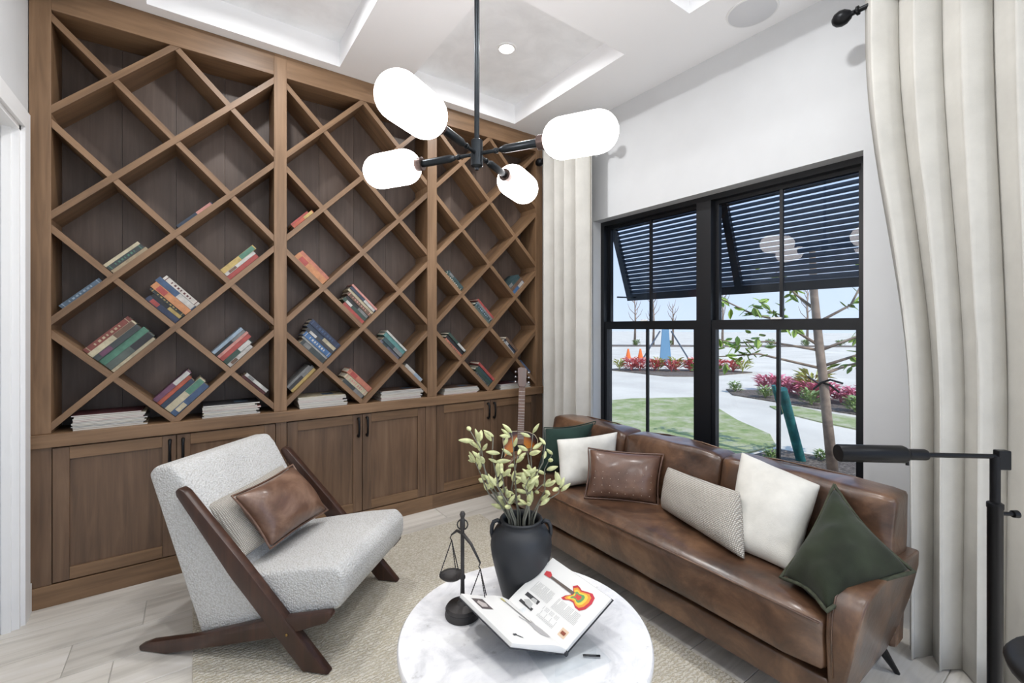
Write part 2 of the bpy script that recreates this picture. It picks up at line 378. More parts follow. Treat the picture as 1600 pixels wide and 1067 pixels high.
obj('grille', lathe(NB(), [(.12, 0), (.12, -.006), (.11, -.009), (0, -.010)], (2.507, 1.24, ZC), 48), plain('speaker_grille', (214, 216, 220), .6), sp, smooth=True, ang=40)
obj('rim', lathe(NB(), [(.12, 0), (.12, -.007), (.128, -.006), (.13, 0)], (2.507, 1.24, ZC), 48), white_trim, sp, smooth=True, ang=40)

# window
win = thing('window_1', (X1 + .1, 1.72, WZ0), kind='structure')
FX = X1 + .09
fw_ = .035
for a in ((WY0, WY0 + fw_, WZ0, WZ1), (WY1 - fw_, WY1, WZ0, WZ1), (1.66, 1.765, WZ0, WZ1)):
    obj('frame_stile', bx(FX, FX + .10, a[0], a[1], a[2], a[3]), frame_black, win)
for a in ((WZ0, WZ0 + fw_), (WZ1 - fw_, WZ1)):
    for s_ in ((WY0 + fw_, 1.66), (1.765, WY1 - fw_)): obj('frame_rail', bx(FX, FX + .10, s_[0], s_[1], a[0], a[1]), frame_black, win)
for (a, b) in ((WY0 + fw_, 1.66), (1.765, WY1 - fw_)):
    for (z0, z1, fx, up) in ((WZ0 + fw_, 1.45, FX + .01, 0), (1.39, WZ1 - fw_, FX + .052, 1)):
        bm = NB(); s_ = .038
        mr_ = .062
        zt = z1 - (mr_ if not up else s_ * .6); zb = z0 + (mr_ if up else .05)
        box(bm, fx, fx + .035, a, b, zt, z1); box(bm, fx, fx + .035, a, b, z0, zb)
        box(bm, fx, fx + .035, a, a + s_ * .7, zb, zt); box(bm, fx, fx + .035, b - s_ * .7, b, zb, zt)
        sash = obj('sash', bm, frame_black, win)
        mid = (a + b) / 2
        obj('muntin', bx(fx + .006, fx + .026, mid - .009, mid + .009, zb, zt), frame_black, sash)
        for c, d_ in ((a + s_ * .7, mid - .009), (mid + .009, b - s_ * .7)): obj('glass_pane', bx(fx + .0145, fx + .0185, c, d_, zb, zt), pane_glass, sash)
bm = NB(); box(bm, X1 - .02, FX, WY0 - .03, WY1 + .03, WZ0 - .03, WZ0)
obj('trim_2', bm, white_trim, kind='structure')
for (yy) in (1.25, 2.2):
    obj('sash_lock', bbx(FX - .006, FX + .012, yy - .03, yy + .03, 1.45, 1.462, .002), white_trim, win)

# ------------------------------------------------------------ built-in bookcase
YS = 3.18; YBK = 3.415; ZB0 = .867; ZB1 = 3.0
stiles = [(-.657, -.579), (.420, .493), (1.471, 1.550), (2.534, 2.612)]
bays = [(stiles[i][1], stiles[i + 1][0]) for i in range(3)]
XC = [(a + b) / 2 for a, b in bays]; A = .2665; TB = .030
bay_label = ['left bay of the walnut lattice bookcase, beside the white door', 'middle bay of the walnut lattice bookcase, behind the pendant lamp', 'right bay of the walnut lattice bookcase, beside the curtain']
for k in range(3):
    x0, x1 = bays[k]; xc = XC[k]
    t = thing('bookcase', (xc, YS + .1, ZB0), bay_label[k], 'bookcase', 'lattice bookcase bays')
    if k == 0: obj('stile', bx(stiles[0][0], x0, YS, YBK, ZB0, ZC), WZ, t, bevel=.002)
    obj('stile', bx(x1, stiles[k + 1][1], YS, YBK, ZB0, ZC), WZ, t, bevel=.002)
    obj('top_rail', bx(x0, x1, YS, YBK, ZB1, ZC), WX, t, bevel=.002)
    nb = 4
    for q in range(nb):
        wq = (x1 - x0) / nb
        obj('back_panel', bx(x0 + q * wq + .0008, x0 + (q + 1) * wq - .0008, YBK, YBK + .015, ZB0, ZB1), WB, t)
    # diagonal boards z = zn + s*(x - xn); through nodes (xc + i*A, ZB1 - j*A), i + j even
    for s in (1, -1):
        for c in range(-10, 14):
            zc = ZB1 - 2 * c * A           # height of the line at x = xc
            lo, hi = x0, x1
            za, zb = zc + s * (lo - xc), zc + s * (hi - xc)
            pts = []
            xa = max(lo, min(xc + (ZB0 - zc) / s, xc + (ZB1 - zc) / s)); xb = min(hi, max(xc + (ZB0 - zc) / s, xc + (ZB1 - zc) / s))
            if xb - xa < .04: continue
            L = (xb - xa) * math.sqrt(2); mx = (xa + xb) / 2; mz = zc + s * (mx - xc)
            h = TB / 2; e = L / 2
            y0 = YS + (.004 if s == 1 else .008)
            # mitred ends: trimmed against the stile (vertical cut) or the shelf (horizontal cut), both at 45 degrees
            def cut(xe, ze, sign):
                if abs(xe - x0) < 1e-5 or abs(xe - x1) < 1e-5: kk = 1   # vertical cut
                else: kk = -1
                return kk
            # local u along board (1, s)/sqrt2, v across (-s, 1)/sqrt2 ; vertical cut: du = s*v ; horizontal cut: du = -s*v
            ka = cut(xa, 0, -1); kb = cut(xb, 0, 1)
            bm = NB()
            prof = [(-e + ka * s * -h, -h), (e + kb * s * -h, -h), (e + kb * s * h, h), (-e + ka * s * h, h)]
            prism(bm, prof, lambda p: (p[0], 0, p[1]), lambda p: (p[0], YBK - .001 - y0, p[1]))
            M = axes((mx, y0, mz), (1 / math.sqrt(2), 0, s / math.sqrt(2)), (0, 1, 0), (-s / math.sqrt(2), 0, 1 / math.sqrt(2)))
            obj('lattice_board', bm, WX, t, M=M)
# filler strip between the bookcase and the window wall
bm = NB(); box(bm, 2.614, X1, YS + .03, YB, 0, ZC); obj('trim_3', bm, white_wall, kind='structure')
# worktop
obj('bookcase_ledge', bbx(-.657, 2.622, YS - .02, YBK + .015, .80, ZB0 - .0005, .003), WX, label='long walnut ledge running between the bookcase and the cabinets below', cat='ledge')
# base cabinets
cab = [(-.657, .456), (.456, 1.51), (1.51, 2.612)]
open_ = [(-.577, .430), (.492, 1.455), (1.545, 2.545)]
cablab = ['walnut base cabinet behind the white armchair, under the left bay', 'walnut base cabinet under the middle bookcase bay, right of the armchair', 'walnut base cabinet under the right bay, with the guitar before it']
for k in range(3):
    a, b = cab[k]; c, e = open_[k]
    t = thing('base_cabinet', ((a + b) / 2, YS + .1, 0), cablab[k], 'cabinet', 'cabinets under the bookcase')
    obj('body', bx(a, b, YS + .022, YBK, 0, .799), WD, t)
    obj('stile', bx(a, c, YS, YS + .021, .108, .799), WD, t, bevel=.0015); obj('stile', bx(e, b, YS, YS + .021, .108, .799), WD, t, bevel=.0015)
    obj('plinth', bx(a, b, YS - .006, YS + .021, 0, .107), WX, t, bevel=.0015)
    mid = (c + e) / 2
    for (p, q, hx) in ((c + .003, mid - .002, -1), (mid + .002, e - .003, 1)):
        fwid = .062
        dr = obj('door', bx(p + fwid - .01, q - fwid + .01, YS + .009, YS + .018, .115 + fwid - .01, .79 - fwid + .01), WD, t)
        for (u0, u1) in ((p, p + fwid), (q - fwid, q)): obj('door_stile', bx(u0, u1, YS - .002, YS + .02, .113, .792), WD, dr, bevel=.002)
        for (v0, v1) in ((.113, .113 + fwid), (.792 - fwid, .792)): obj('door_rail', bx(p + fwid, q - fwid, YS - .002, YS + .02, v0, v1), WX, dr, bevel=.002)
        hx_ = (q - .028) if hx < 0 else (p + .028)
        bm = NB()
        tube(bm, [(hx_, YS - .002, .765), (hx_, YS - .02, .768), (hx_, YS - .030, .75), (hx_, YS - .034, .705), (hx_, YS - .030, .66), (hx_, YS - .02, .642), (hx_, YS - .002, .645)], [.009, .009, .0075, .007, .0075, .009, .009], 8)
        obj('handle', bm, black_metal, dr, smooth=True)

# ------------------------------------------------------------ books
BM = {}
def bookmat(c):
    if c not in BM: BM[c] = plain('cover_%d_%d_%d' % c, tuple(int(.78 * (.80 * x + .20 * sum(c) / 3) + 16) for x in c), .55, var=.10, nscale=30)
    return BM[c]
PAL = {'cream': (214, 200, 160), 'dark slate': (52, 62, 66), 'tan': (196, 172, 130), 'navy': (34, 48, 84), 'pink': (226, 140, 128), 'yellow': (214, 178, 88), 'red': (196, 62, 56),
       'blue': (54, 88, 136), 'steel blue': (74, 104, 130), 'white floral': (222, 214, 202), 'orange': (224, 138, 76), 'black': (32, 34, 38), 'dark blue': (38, 56, 84), 'green': (72, 140, 112),
       'grey green': (84, 100, 92), 'purple': (112, 58, 92), 'brick red': (140, 58, 48), 'brown': (112, 80, 58), 'light blue': (150, 176, 200), 'dark green': (44, 74, 62), 'white': (208, 206, 199),
       'maroon': (98, 36, 40), 'orange red': (214, 84, 52), 'teal': (82, 156, 152), 'grey': (128, 130, 130), 'lilac grey': (118, 120, 140), 'salmon': (214, 112, 84), 'dark teal': (44, 78, 84), 'bright blue': (52, 108, 176), 'charcoal': (56, 56, 60)}
def orient(k, i, j, side):
    """corner point just above the two boards meeting at node (i,j), long axis, stacking axis"""
    x = XC[k] + i * A; z = ZB1 - j * A + TB / 2 * math.sqrt(2) + .0012
    q = 1 / math.sqrt(2); er, el = Vector((q, 0, q)), Vector((-q, 0, q))
    return Vector((x, 0, z)), (er if side == 'R' else el), (el if side == 'R' else er)
def book(M, L, D, T, colour, accent, label, group, style):
    """local: x spine length, y depth (spine at y=0), z thickness"""
    t = thing('book', None, label, 'book', group, M=M)
    c = bookmat(PAL[colour]); bt = .0025 if T > .012 else .0012
    bm = NB(); box(bm, 0, L, .0, D, 0, bt); box(bm, 0, L, 0, D, T - bt, T); box(bm, 0, L, 0, .003, bt, T - bt)
    obj('cover', bm, c, t, M=M)
    obj('pages', bx(.003, L - .003, .0032, D - .004, bt + .0002, T - bt - .0002), pages_edge, t, M=M)
    if accent and T > .010:
        ac = bookmat(PAL[accent]); bm = NB(); m_ = T * .12
        if style % 3 == 0: box(bm, L * .12, L * .36, -.0006, .0004, m_, T - m_)
        elif style % 3 == 1:
            box(bm, L * .55, L * .97, -.0006, .0004, m_ * .3, T - m_ * .3)
        else:
            for q in range(7): box(bm, L * (.2 + .09 * q), L * (.2 + .09 * q) + L * (.05 if q % 3 else .03), -.0006, .0004, T * .3, T * .7)
            for q in (.06, .92): box(bm, L * q, L * q + .004, -.0006, .0004, 0, T)
        obj('spine_print', bm, ac, t, M=M)
    return t
ORD = ['lowest', 'second', 'third', 'fourth', 'fifth', 'sixth', 'seventh', 'eighth', 'ninth', 'tenth']
bi = 0
def stack(k, i, j, side, books, where, off=0.0, dy=.03):
    """books: (colour, thickness, length, accent) from the carrying board outward"""
    global bi
    P, ax, st = orient(k, i, j, side); h = .001; n = len(books)
    for q, (c, T, L, ac) in enumerate(books):
        yd = YS + dy + random.uniform(-.006, .010); D = .155 + random.uniform(-.01, .01)
        o = P + ax * (off + .0015 + random.uniform(0, .002)) + st * h; o.y = yd
        yv = Vector((0, 1, 0)); xv = ax; zv = st
        if xv.cross(yv).dot(zv) < 0:       # keep it right-handed: measure the length from the other end
            o = o + xv * L; xv = -xv
        nm = c + (' paperback' if T < .014 else ' hardback')
        pos = 'alone' if n == 1 else (ORD[q] if q else 'lowest') + ' of %d' % n
        book(axes(o, xv, yv, zv), L, D, T, c, ac, '%s book, %s on its board, %s' % (c, pos, where), 'books in the ' + where, bi + 1); bi += 1
        h += T + .0006
# left bay
stack(0, -1, 5, 'R', [('tan', .018, .205, None), ('dark slate', .024, .20, 'green'), ('cream', .016, .20, None)], 'left bay, upper left books')
stack(0, 0, 4, 'R', [('dark blue', .017, .235, 'pink')], 'left bay, topmost single book', off=.02)
stack(0, 1, 5, 'R', [('red', .026, .215, None), ('white', .019, .215, 'brown'), ('yellow', .030, .24, 'green')], 'left bay, upper right books')
stack(0, -2, 6, 'R', [('steel blue', .022, .215, 'light blue')], 'left bay, single book against left side', off=.10)
stack(0, 0, 6, 'L', [('navy', .030, .19, 'red'), ('black', .020, .185, 'yellow'), ('dark slate', .016, .215, 'yellow'), ('orange', .038, .225, 'red'), ('blue', .032, .235, 'white'), ('white floral', .026, .22, 'maroon')], 'left bay, middle diamond books')
stack(0, -1, 7, 'R', [('cream', .016, .25, None), ('grey green', .036, .26, 'black'), ('green', .034, .262, None), ('dark slate', .030, .25, 'purple'), ('cream', .028, .255, 'brown'), ('brick red', .028, .255, 'tan')], 'left bay, lower left diamond')
stack(0, 1, 7, 'R', [('white', .024, .17, 'brown'), ('dark green', .028, .19, 'white'), ('red', .026, .21, None), ('pink', .016, .215, None), ('black', .018, .215, 'grey'), ('light blue', .018, .21, None)], 'left bay, lower right diamond')
stack(0, 0, 8, 'R', [('blue', .034, .225, 'cream'), ('cream', .036, .235, 'green'), ('dark blue', .026, .20, None), ('orange red', .022, .205, None), ('purple', .026, .225, 'white')], 'left bay, bottom diamond')
stack(0, 2, 8, 'L', [('maroon', .016, .17, None), ('white', .020, .165, 'grey')], 'left bay, bottom right corner', off=.12)
# middle bay
stack(1, -2, 4, 'R', [('orange red', .020, .17, 'yellow'), ('red', .012, .14, None)], 'middle bay, top left corner', off=.13)
stack(1, -1, 5, 'L', [('orange', .044, .245, 'red'), ('salmon', .022, .24, None)], 'middle bay, orange pair')
stack(1, 0, 6, 'L', [('red', .026, .19, None), ('dark green', .024, .215, 'white'), ('black', .022, .21, 'grey'), ('brown', .026, .225, 'pink'), ('cream', .018, .24, None), ('dark blue', .020, .24, 'white'), ('pink', .014, .245, None)], 'middle bay, central diamond')
stack(1, -1, 7, 'L', [('dark slate', .036, .20, 'grey'), ('white', .014, .215, None), ('bright blue', .034, .225, 'white'), ('charcoal', .022, .235, 'white'), ('dark blue', .026, .25, 'cream'), ('navy', .034, .255, 'blue')], 'middle bay, left blue books')
stack(1, -2, 8, 'R', [('yellow', .018, .20, None), ('charcoal', .022, .205, 'grey'), ('grey', .014, .19, None)], 'middle bay, bottom left corner', off=.12)
stack(1, 1, 7, 'L', [('lilac grey', .024, .195, 'dark teal'), ('dark teal', .030, .195, 'grey'), ('teal', .030, .21, None), ('white', .014, .215, None)], 'middle bay, right teal books')
stack(1, 0, 8, 'L', [('dark slate', .028, .19, 'grey'), ('cream', .036, .205, 'pink'), ('salmon', .036, .215, 'red')], 'middle bay, bottom diamond')
stack(1, 2, 8, 'L', [('white', .026, .18, 'light blue')], 'middle bay, bottom right corner', off=.13)
# right bay
stack(2, -1, 5, 'L', [('dark green', .026, .20, 'white'), ('dark teal', .024, .19, 'grey')], 'right bay, upper left pair')
stack(2, 1, 5, 'R', [('bright blue', .030, .16, 'white'), ('brown', .026, .165, None), ('dark teal', .034, .165, 'grey')], 'right bay, upper right books')
stack(2, 0, 6, 'L', [('grey green', .028, .20, None), ('dark teal', .026, .21, 'light blue'), ('grey', .016, .205, None), ('red', .018, .215, None)], 'right bay, middle books')
stack(2, -1, 7, 'L', [('salmon', .026, .20, 'brown'), ('black', .026, .21, None), ('dark green', .020, .215, 'white')], 'right bay, lower left books')
stack(2, 1, 7, 'L', [('white', .020, .15, 'blue'), ('dark blue', .020, .16, 'white'), ('brown', .024, .165, None)], 'right bay, lower right books')
stack(2, 0, 8, 'L', [('dark slate', .024, .18, 'grey'), ('dark green', .026, .20, None), ('dark teal', .022, .195, None), ('red', .022, .215, None)], 'right bay, bottom books')
stack(2, 2, 8, 'L', [('blue', .022, .16, None)], 'right bay, bottom right corner', off=.13)
# flat piles of magazines on the ledge
mag_pages = plain('magazine_paper', (204, 202, 196), .7)
magcol = ['white', 'cream', 'grey', 'white', 'tan', 'steel blue', 'white', 'pink', 'cream']
def pile(x0, x1, n, where, top, th=.0075):
    z = ZB0
    for q in range(n):
        c = top if q == n - 1 else magcol[(q * 5 + int(x0 * 10)) % 9]
        T = th * random.uniform(.75, 1.25); L = (x1 - x0) - random.uniform(0, .03); D = .205 - random.uniform(0, .02)
        ox = x0 + random.uniform(0, .012); ph = random.uniform(-.03, .03)
        M = Matrix.Translation((ox + L / 2, YS + .012 + D / 2, z)) @ Matrix.Rotation(ph * .5, 4, 'Z') @ Matrix.Translation((-L / 2, -D / 2, 0))
        lab = '%s magazine, %s of the pile %s' % (c, 'top' if q == n - 1 else ('bottom' if q == 0 else ORD[q] + ' from bottom'), where)
        t = thing('magazine', None, lab, 'magazine', 'magazines in the pile ' + where, M=M)
        bm = NB(); box(bm, 0, L, 0, D, 0, .0008); box(bm, 0, L, 0, D, T - .0008, T); box(bm, L - .0008, L, 0, D, .0008, T - .0008)
        obj('cover', bm, bookmat(PAL[c]), t, M=M)
        obj('pages', bx(.001, L - .001, .001, D - .001, .0009, T - .0009), mag_pages, t, M=M)
        if q == n - 1:
            obj('cover_print', bx(L * .55, L * .8, D * .3, D * .7, T, T + .0004), bookmat(PAL['maroon' if x0 < 0 else 'steel blue']), t, M=M)
        z += T + .0004
pile(-.510, -.20, 10, 'at the left end of the ledge', 'maroon')
pile(.045, .345, 9, 'left of the first divider', 'charcoal')
pile(.560, .87, 8, 'right of the first divider', 'cream', .009)
pile(1.105, 1.435, 8, 'left of the second divider', 'brown', .009)
pile(1.615, 1.945, 7, 'right of the second divider', 'brown', .008)
pile(2.150, 2.48, 6, 'behind the guitar head', 'maroon', .007)

# ------------------------------------------------------------ rug
rug = bbx(.0, 1.75, .42, 2.87, 0.0005, .011, .004, 2)
obj('jute_rug', rug, jute, label='natural woven jute rug under the coffee table and armchair', cat='rug')

# ------------------------------------------------------------ pendant lamp
HX, HY, HZ = 1.013, 1.685, 2.16
t = thing('pendant_lamp', (HX, HY, ZC), 'four-armed gunmetal pendant lamp with glowing opal capsule shades', 'pendant lamp')
obj('canopy', lathe(NB(), [(.0, 0), (.065, 0), (.065, -.02), (.02, -.028), (0, -.028)], (HX, HY, ZC), 32), gun_metal, t, smooth=True, ang=40)
obj('rod', tube(NB(), [(HX, HY, ZC - .02), (HX, HY, HZ + .04)], .0115, 16), gun_metal, t, smooth=True, ang=40)
obj('hub', lathe(NB(), [(.02, .062), (.026, .058), (.027, -.052), (.022, -.058), (.010, -.062), (.008, -.07)], (HX, HY, HZ), 24), gun_metal, t, smooth=True, ang=40)
for k, (gx, gy) in enumerate(((1.244, 1.287), (.781, 2.084), (.608, 1.445), (1.417, 1.925))):
    d = Vector((gx - HX, gy - HY, 0)).normalized(); M = frame_to((HX, HY, HZ), d)
    arm = obj('arm', lathe(NB(), [(.008, .015), (.008, .11), (.010, .112), (.017, .135), (.017, .29), (.016, .295)], n=16, M=M), gun_metal, t, smooth=True, ang=30)
    obj('joint', lathe(NB(), [(.011, .085), (.012, .087), (.012, .098), (.011, .10)], n=16, M=M @ Matrix.Translation((.001, 0, 0))), gun_metal, arm, smooth=True, ang=40)
    obj('collar', lathe(NB(), [(.028, .285), (.030, .287), (.030, .318), (.024, .322)], n=24, M=M), plain('collar_bronze', (84, 70, 66), .4, .7) if k == 0 else bpy.data.materials['collar_bronze'], arm, smooth=True, ang=40)
    R_ = .0815; z0, z1 = .31, .615; prof = []
    for q in range(9): a_ = -PI / 2 + PI / 2 * q / 8; prof.append((R_ * math.cos(a_) if q else .001, z0 + R_ + R_ * math.sin(a_)))
    for q in range(9): a_ = PI / 2 * q / 8; prof.append((R_ * math.cos(a_) if q < 8 else .001, z1 - R_ + R_ * math.sin(a_)))
    obj('shade', lathe(NB(), prof, n=40, M=M), globe_mat, t, smooth=True)

# ------------------------------------------------------------ curtains
def curtain(y0, y1, x, seed, folds, amp, z0, z1, label, swag=0.):
    t = thing('curtain', (x, (y0 + y1) / 2, 0), label, 'curtain', 'linen curtains at the window')
    rnd = random.Random(seed); bm = NB(); nu, nv = folds * 14, 24; g = {}
    ph = [rnd.uniform(-.5, .5) for _ in range(folds + 2)]; am = [rnd.uniform(.75, 1.2) for _ in range(folds + 2)]
    for i in range(nu + 1):
        u = i / nu; f = u * folds; k = int(min(f, folds - 1e-6))
        for j in range(nv + 1):
            v = j / nv
            a = amp * (am[k] * (1 - (f - k)) + am[k + 1] * (f - k)) * (1 - .25 * v + .1 * math.sin(3 * v + seed))
            s = math.sin(2 * PI * f + .35 * math.sin(2.2 * v + ph[k]))
            s = math.copysign(abs(s) ** .9, s)
            y = y0 + (y1 - y0) * u + .014 * math.sin(4 * PI * f) + .012 * (1 - v) * math.sin(2 * PI * u * 1.5 + seed)
            zz = max(0., min(1., (2.7 - (z0 + (z1 - z0) * v)) / 1.7)); y -= swag * u ** 3 * zz * zz * (3 - 2 * zz)
            g[i, j] = bm.verts.new((x + a * s, y, z0 + (z1 - z0) * v))
    for i in range(nu):
        for j in range(nv): bm.faces.new((g[i, j], g[i + 1, j], g[i + 1, j + 1], g[i, j + 1]))
    o = obj('fabric_panel', bm, curtain_mat, t, smooth=True)
    sm = o.modifiers.new('thickness', 'SOLIDIFY'); sm.thickness = .004
    for k in range(folds * 2):
        yy = y0 + (y1 - y0) * (k + .5) / (folds * 2 + .0)
        gr = lathe(NB(), [(.024, -.004), (.030, -.002), (.030, .002), (.024, .004)], n=20, M=frame_to((x, y0 + (y1 - y0) * k / (folds * 2), z1 - .055), (.5 if k % 2 else -.5, 1, 0)))
        obj('grommet', gr, black_metal, t, smooth=True)
    return t
curtain(-.42, .735, 2.52, 1, 8, .055, .012, 2.93, 'wide pale linen curtain hanging right of the window, behind the floor lamp', .15)
curtain(2.49, 3.03, 2.52, 4, 4, .06, .012, 2.93, 'narrow pale linen curtain between the window and the bookcase')
def rod(y0, y1, ends, label):
    x, z = 2.52, 2.875
    t = thing('curtain_rod', (x, (y0 + y1) / 2, z), label, 'curtain rod', 'black curtain rods')
    obj('rod', tube(NB(), [(x, y0, z), (x, y1, z)], .0115, 14), black_metal, t, smooth=True, ang=40)
    for e in ends:
        d = 1 if e == y1 else -1
        obj('finial', lathe(NB(), [(.012, 0), (.02, .002), (.02, .012), (.012, .016), (.011, .03), (.02, .036), (.033, .055), (.036, .075), (.03, .095), (.016, .108), (.001, .112)], n=24, M=frame_to((x, e, z), (0, d, 0))), black_metal, t, smooth=True)
    for yy in (y0 + .05, y1 - .05):
        bm = tube(NB(), [(x, yy, z - .004), (x + .05, yy, z - .012), (X1 - .008, yy, z - .012)], .008, 10); lathe(bm, [(.025, 0), (.025, .008), (.001, .009)], n=20, M=frame_to((X1, yy, z - .012), (-1, 0, 0)))
        obj('bracket', bm, black_metal, t, smooth=True, ang=40)
rod(-.45, .755, (.755, -.45), 'black curtain rod with ball finial, right of the window')
rod(2.45, 3.04, (2.45, 3.04), 'short black curtain rod beside the bookcase')

# ------------------------------------------------------------ sofa
def soft_box(x0, x1, y0, y1, z0, z1, r=.04, crown=.02, n=(6, 14, 4), wr=.004, seed=0, lean=0.):
    bm = NB(); bmesh.ops.create_cube(bm, size=1)
    bmesh.ops.subdivide_edges(bm, edges=bm.edges[:], cuts=13, use_grid_fill=True)
    cx, cy, cz = (x0 + x1) / 2, (y0 + y1) / 2, (z0 + z1) / 2; hx, hy, hz = (x1 - x0) / 2, (y1 - y0) / 2, (z1 - z0) / 2
    for v in bm.verts:
        p = Vector((v.co.x * 2 * hx, v.co.y * 2 * hy, v.co.z * 2 * hz))
        q = Vector((max(-hx + r, min(hx - r, p.x)), max(-hy + r, min(hy - r, p.y)), max(-hz + r, min(hz - r, p.z))))
        d = p - q
        if d.length > 1e-6: p = q + d.normalized() * r
        a, b, c = v.co.x * 2, v.co.y * 2, v.co.z * 2
        fx, fy, fz = (1 - a * a), (1 - b * b), (1 - c * c)
        p.z += crown * (fx * .5 + .5) * (fy * .5 + .5) * fx ** .3 * fy ** .2 * (1 if c > 0 else -.2) * abs(c)
        p.x += crown * .6 * fz * fy * a
        p += Vector((1, 1, 1)) * wr * noise.noise(Vector((p.x * 7 + seed, p.y * 7, p.z * 7)))
        p.x += lean * (p.z + hz)
        v.co = p + Vector((cx, cy, cz))
    return bm
sofa = thing('sofa', (2.05, 1.525, 0), 'cognac brown leather sofa with three back cushions under the window', 'sofa')
obj('seat_cushion', soft_box(1.695, 2.26, .605, 2.445, .246, .435, .032, .022, wr=.004), sofa_leather, sofa, smooth=True)
obj('seat_piping', tube(NB(), [(1.697, .62, .418), (1.692, 1.1, .424), (1.692, 1.9, .424), (1.697, 2.43, .418)], .0035, 6), sofa_leather, sofa, smooth=True)
obj('base', bbx(1.722, 2.36, .60, 2.45, .118, .226, .012, 3), sofa_leather, sofa, smooth=True, ang=50)
obj('backrest_frame', prism(NB(), [(2.27, .118), (2.37, .118), (2.425, .62), (2.33, .62)], lambda p: (p[0], .56, p[1]), lambda p: (p[0], 2.49, p[1])), sofa_leather, sofa, bevel=.02)
arm_prof = [(1.735, .12), (1.712, .25), (1.700, .38), (1.706, .45), (1.735, .505), (1.785, .53), (1.90, .538), (2.15, .538), (2.32, .53), (2.355, .46), (2.345, .33), (2.30, .20), (2.24, .12)]
for s in (0, 1):
    def fin(p): return (p[0], .604 if not s else 3.05 - .604, p[1])
    def fout(p):
        yy = .585 - .085 * (p[1] - .12) / .42 - .012 * math.sin(PI * (p[1] - .12) / .42)
        return (p[0], yy if not s else 3.05 - yy, p[1])
    a = obj('arm', prism(NB(), arm_prof, fin, fout), sofa_leather, sofa, smooth=True, ang=60)
    b_ = a.modifiers.new('bevel', 'BEVEL'); b_.width = .022; b_.segments = 4; b_.limit_method = 'ANGLE'; b_.angle_limit = math.radians(50)
    pts = [fin(p) for p in arm_prof[1:10]]
    obj('arm_seam', tube(NB(), [(x - .001 if i < 4 else x, y + (-.018 if not s else .018), z + (.001 if i > 4 else 0)) for i, (x, y, z) in enumerate(pts)], .003, 6), sofa_leather, a, smooth=True)
for k, (a, b) in enumerate(((.535, 1.224), (1.228, 1.841), (1.845, 2.515))):
    c = obj('back_cushion', soft_box(2.10, 2.28, a, b, .44, .752, .026, .008, wr=.011, seed=k * 5, lean=.22), sofa_leather, sofa, smooth=True)
    for e_, sg in ((a, 1), (b, -1)): obj('side_seam', tube(NB(), [(2.195, e_ + .012 * sg, .50), (2.225, e_ + .006 * sg, .6), (2.26, e_ + .010 * sg, .73)], .003, 6), sofa_leather, c, smooth=True)
    obj('piping', tube(NB(), [(2.318, a + .02, .742), (2.325, a + .2, .758), (2.325, b - .2, .758), (2.318, b - .02, .742)], .004, 6), sofa_leather, c, smooth=True)
for (x, y, dx, dy) in ((2.25, .615, .075, -.045), (2.25, 2.43, .075, .045), (1.80, .63, -.05, -.03), (1.80, 2.42, -.05, .03)):
    obj('leg', tube(NB(), [(x, y, .13), (x + dx, y + dy, 0.0)], [.020, .009], 12), black_metal, sofa, smooth=True, ang=40)

def cushion(name, corners, th, mat, label, piping=None, pm=None, **kw):
    bm, rim = pillow(corners, th, **kw); c = sum((Vector(q) for q in corners), Vector()) / 4; c.z = min(q[2] for q in corners)
    t = thing(name, c, label, 'cushion')
    # local frame along the cushion so that woven patterns follow it
    TL, TR, BR, BL = [Vector(q) for q in corners]; X = (TR - TL + BR - BL).normalized(); Y = ((TR - BL).cross(BR - TL)).normalized(); Z = X.cross(-Y).normalized(); X = (-Y).cross(Z) * 1.0
    M = axes(c, X, Z.cross(X), Z); bm.transform(M.inverted())
    p = obj('cushion_cover', bm, mat, t, M=M, smooth=True)
    sm = p.modifiers.new('smooth', 'SUBSURF'); sm.levels = 1; sm.render_levels = 1
    if piping: obj('piping', tube(NB(), rim, piping, 6, False), pm or mat, t, smooth=True)
    return t
cushion('cushion', [(1.929, 2.333, .727), (2.199, 2.116, .775), (2.05, 2.094, .45), (1.83, 2.285, .45)], .15, velvet_teal, 'dark green velvet cushion at the far end of the sofa', .004, seed=1)
cushion('cushion', [(1.805, 2.078, .723), (2.189, 1.903, .755), (2.105, 1.86, .45), (1.745, 1.985, .45)], .13, linen, 'white linen cushion between the dark green and the leather cushion', seed=2, wr=.012, pull=.035)
P3 = cushion('cushion', [(1.87, 1.86, .702), (2.141, 1.544, .693), (2.027, 1.495, .452), (1.776, 1.797, .452)], .13, pillow_leather, 'brown studded leather cushion near the middle of the sofa', .005, seed=3, pull=.03)
cushion('cushion', [(2.084, 1.486, .657), (1.919, .99, .698), (1.816, .916, .452), (2.004, 1.469, .452)], .15, woven_grey, 'long grey and white woven lumbar cushion on the sofa', seed=4, pull=.02)
cushion('cushion', [(2.150, 1.12, .815), (2.150, .770, .745), (1.875, .765, .448), (1.885, 1.05, .448)], .17, linen, 'large white linen cushion beside the olive velvet one', seed=5, pull=.015, wr=.012)
cushion('cushion', [(2.145, .73, .756), (2.032, .454, .556), (1.688, .596, .472), (1.80, .785, .46)], .20, velvet_olive, 'olive velvet cushion slumped over the near sofa arm', .007, plain('olive_edge', (62, 66, 52), .9, var=.2, nscale=60), seed=6, pull=.06, wr=.03)
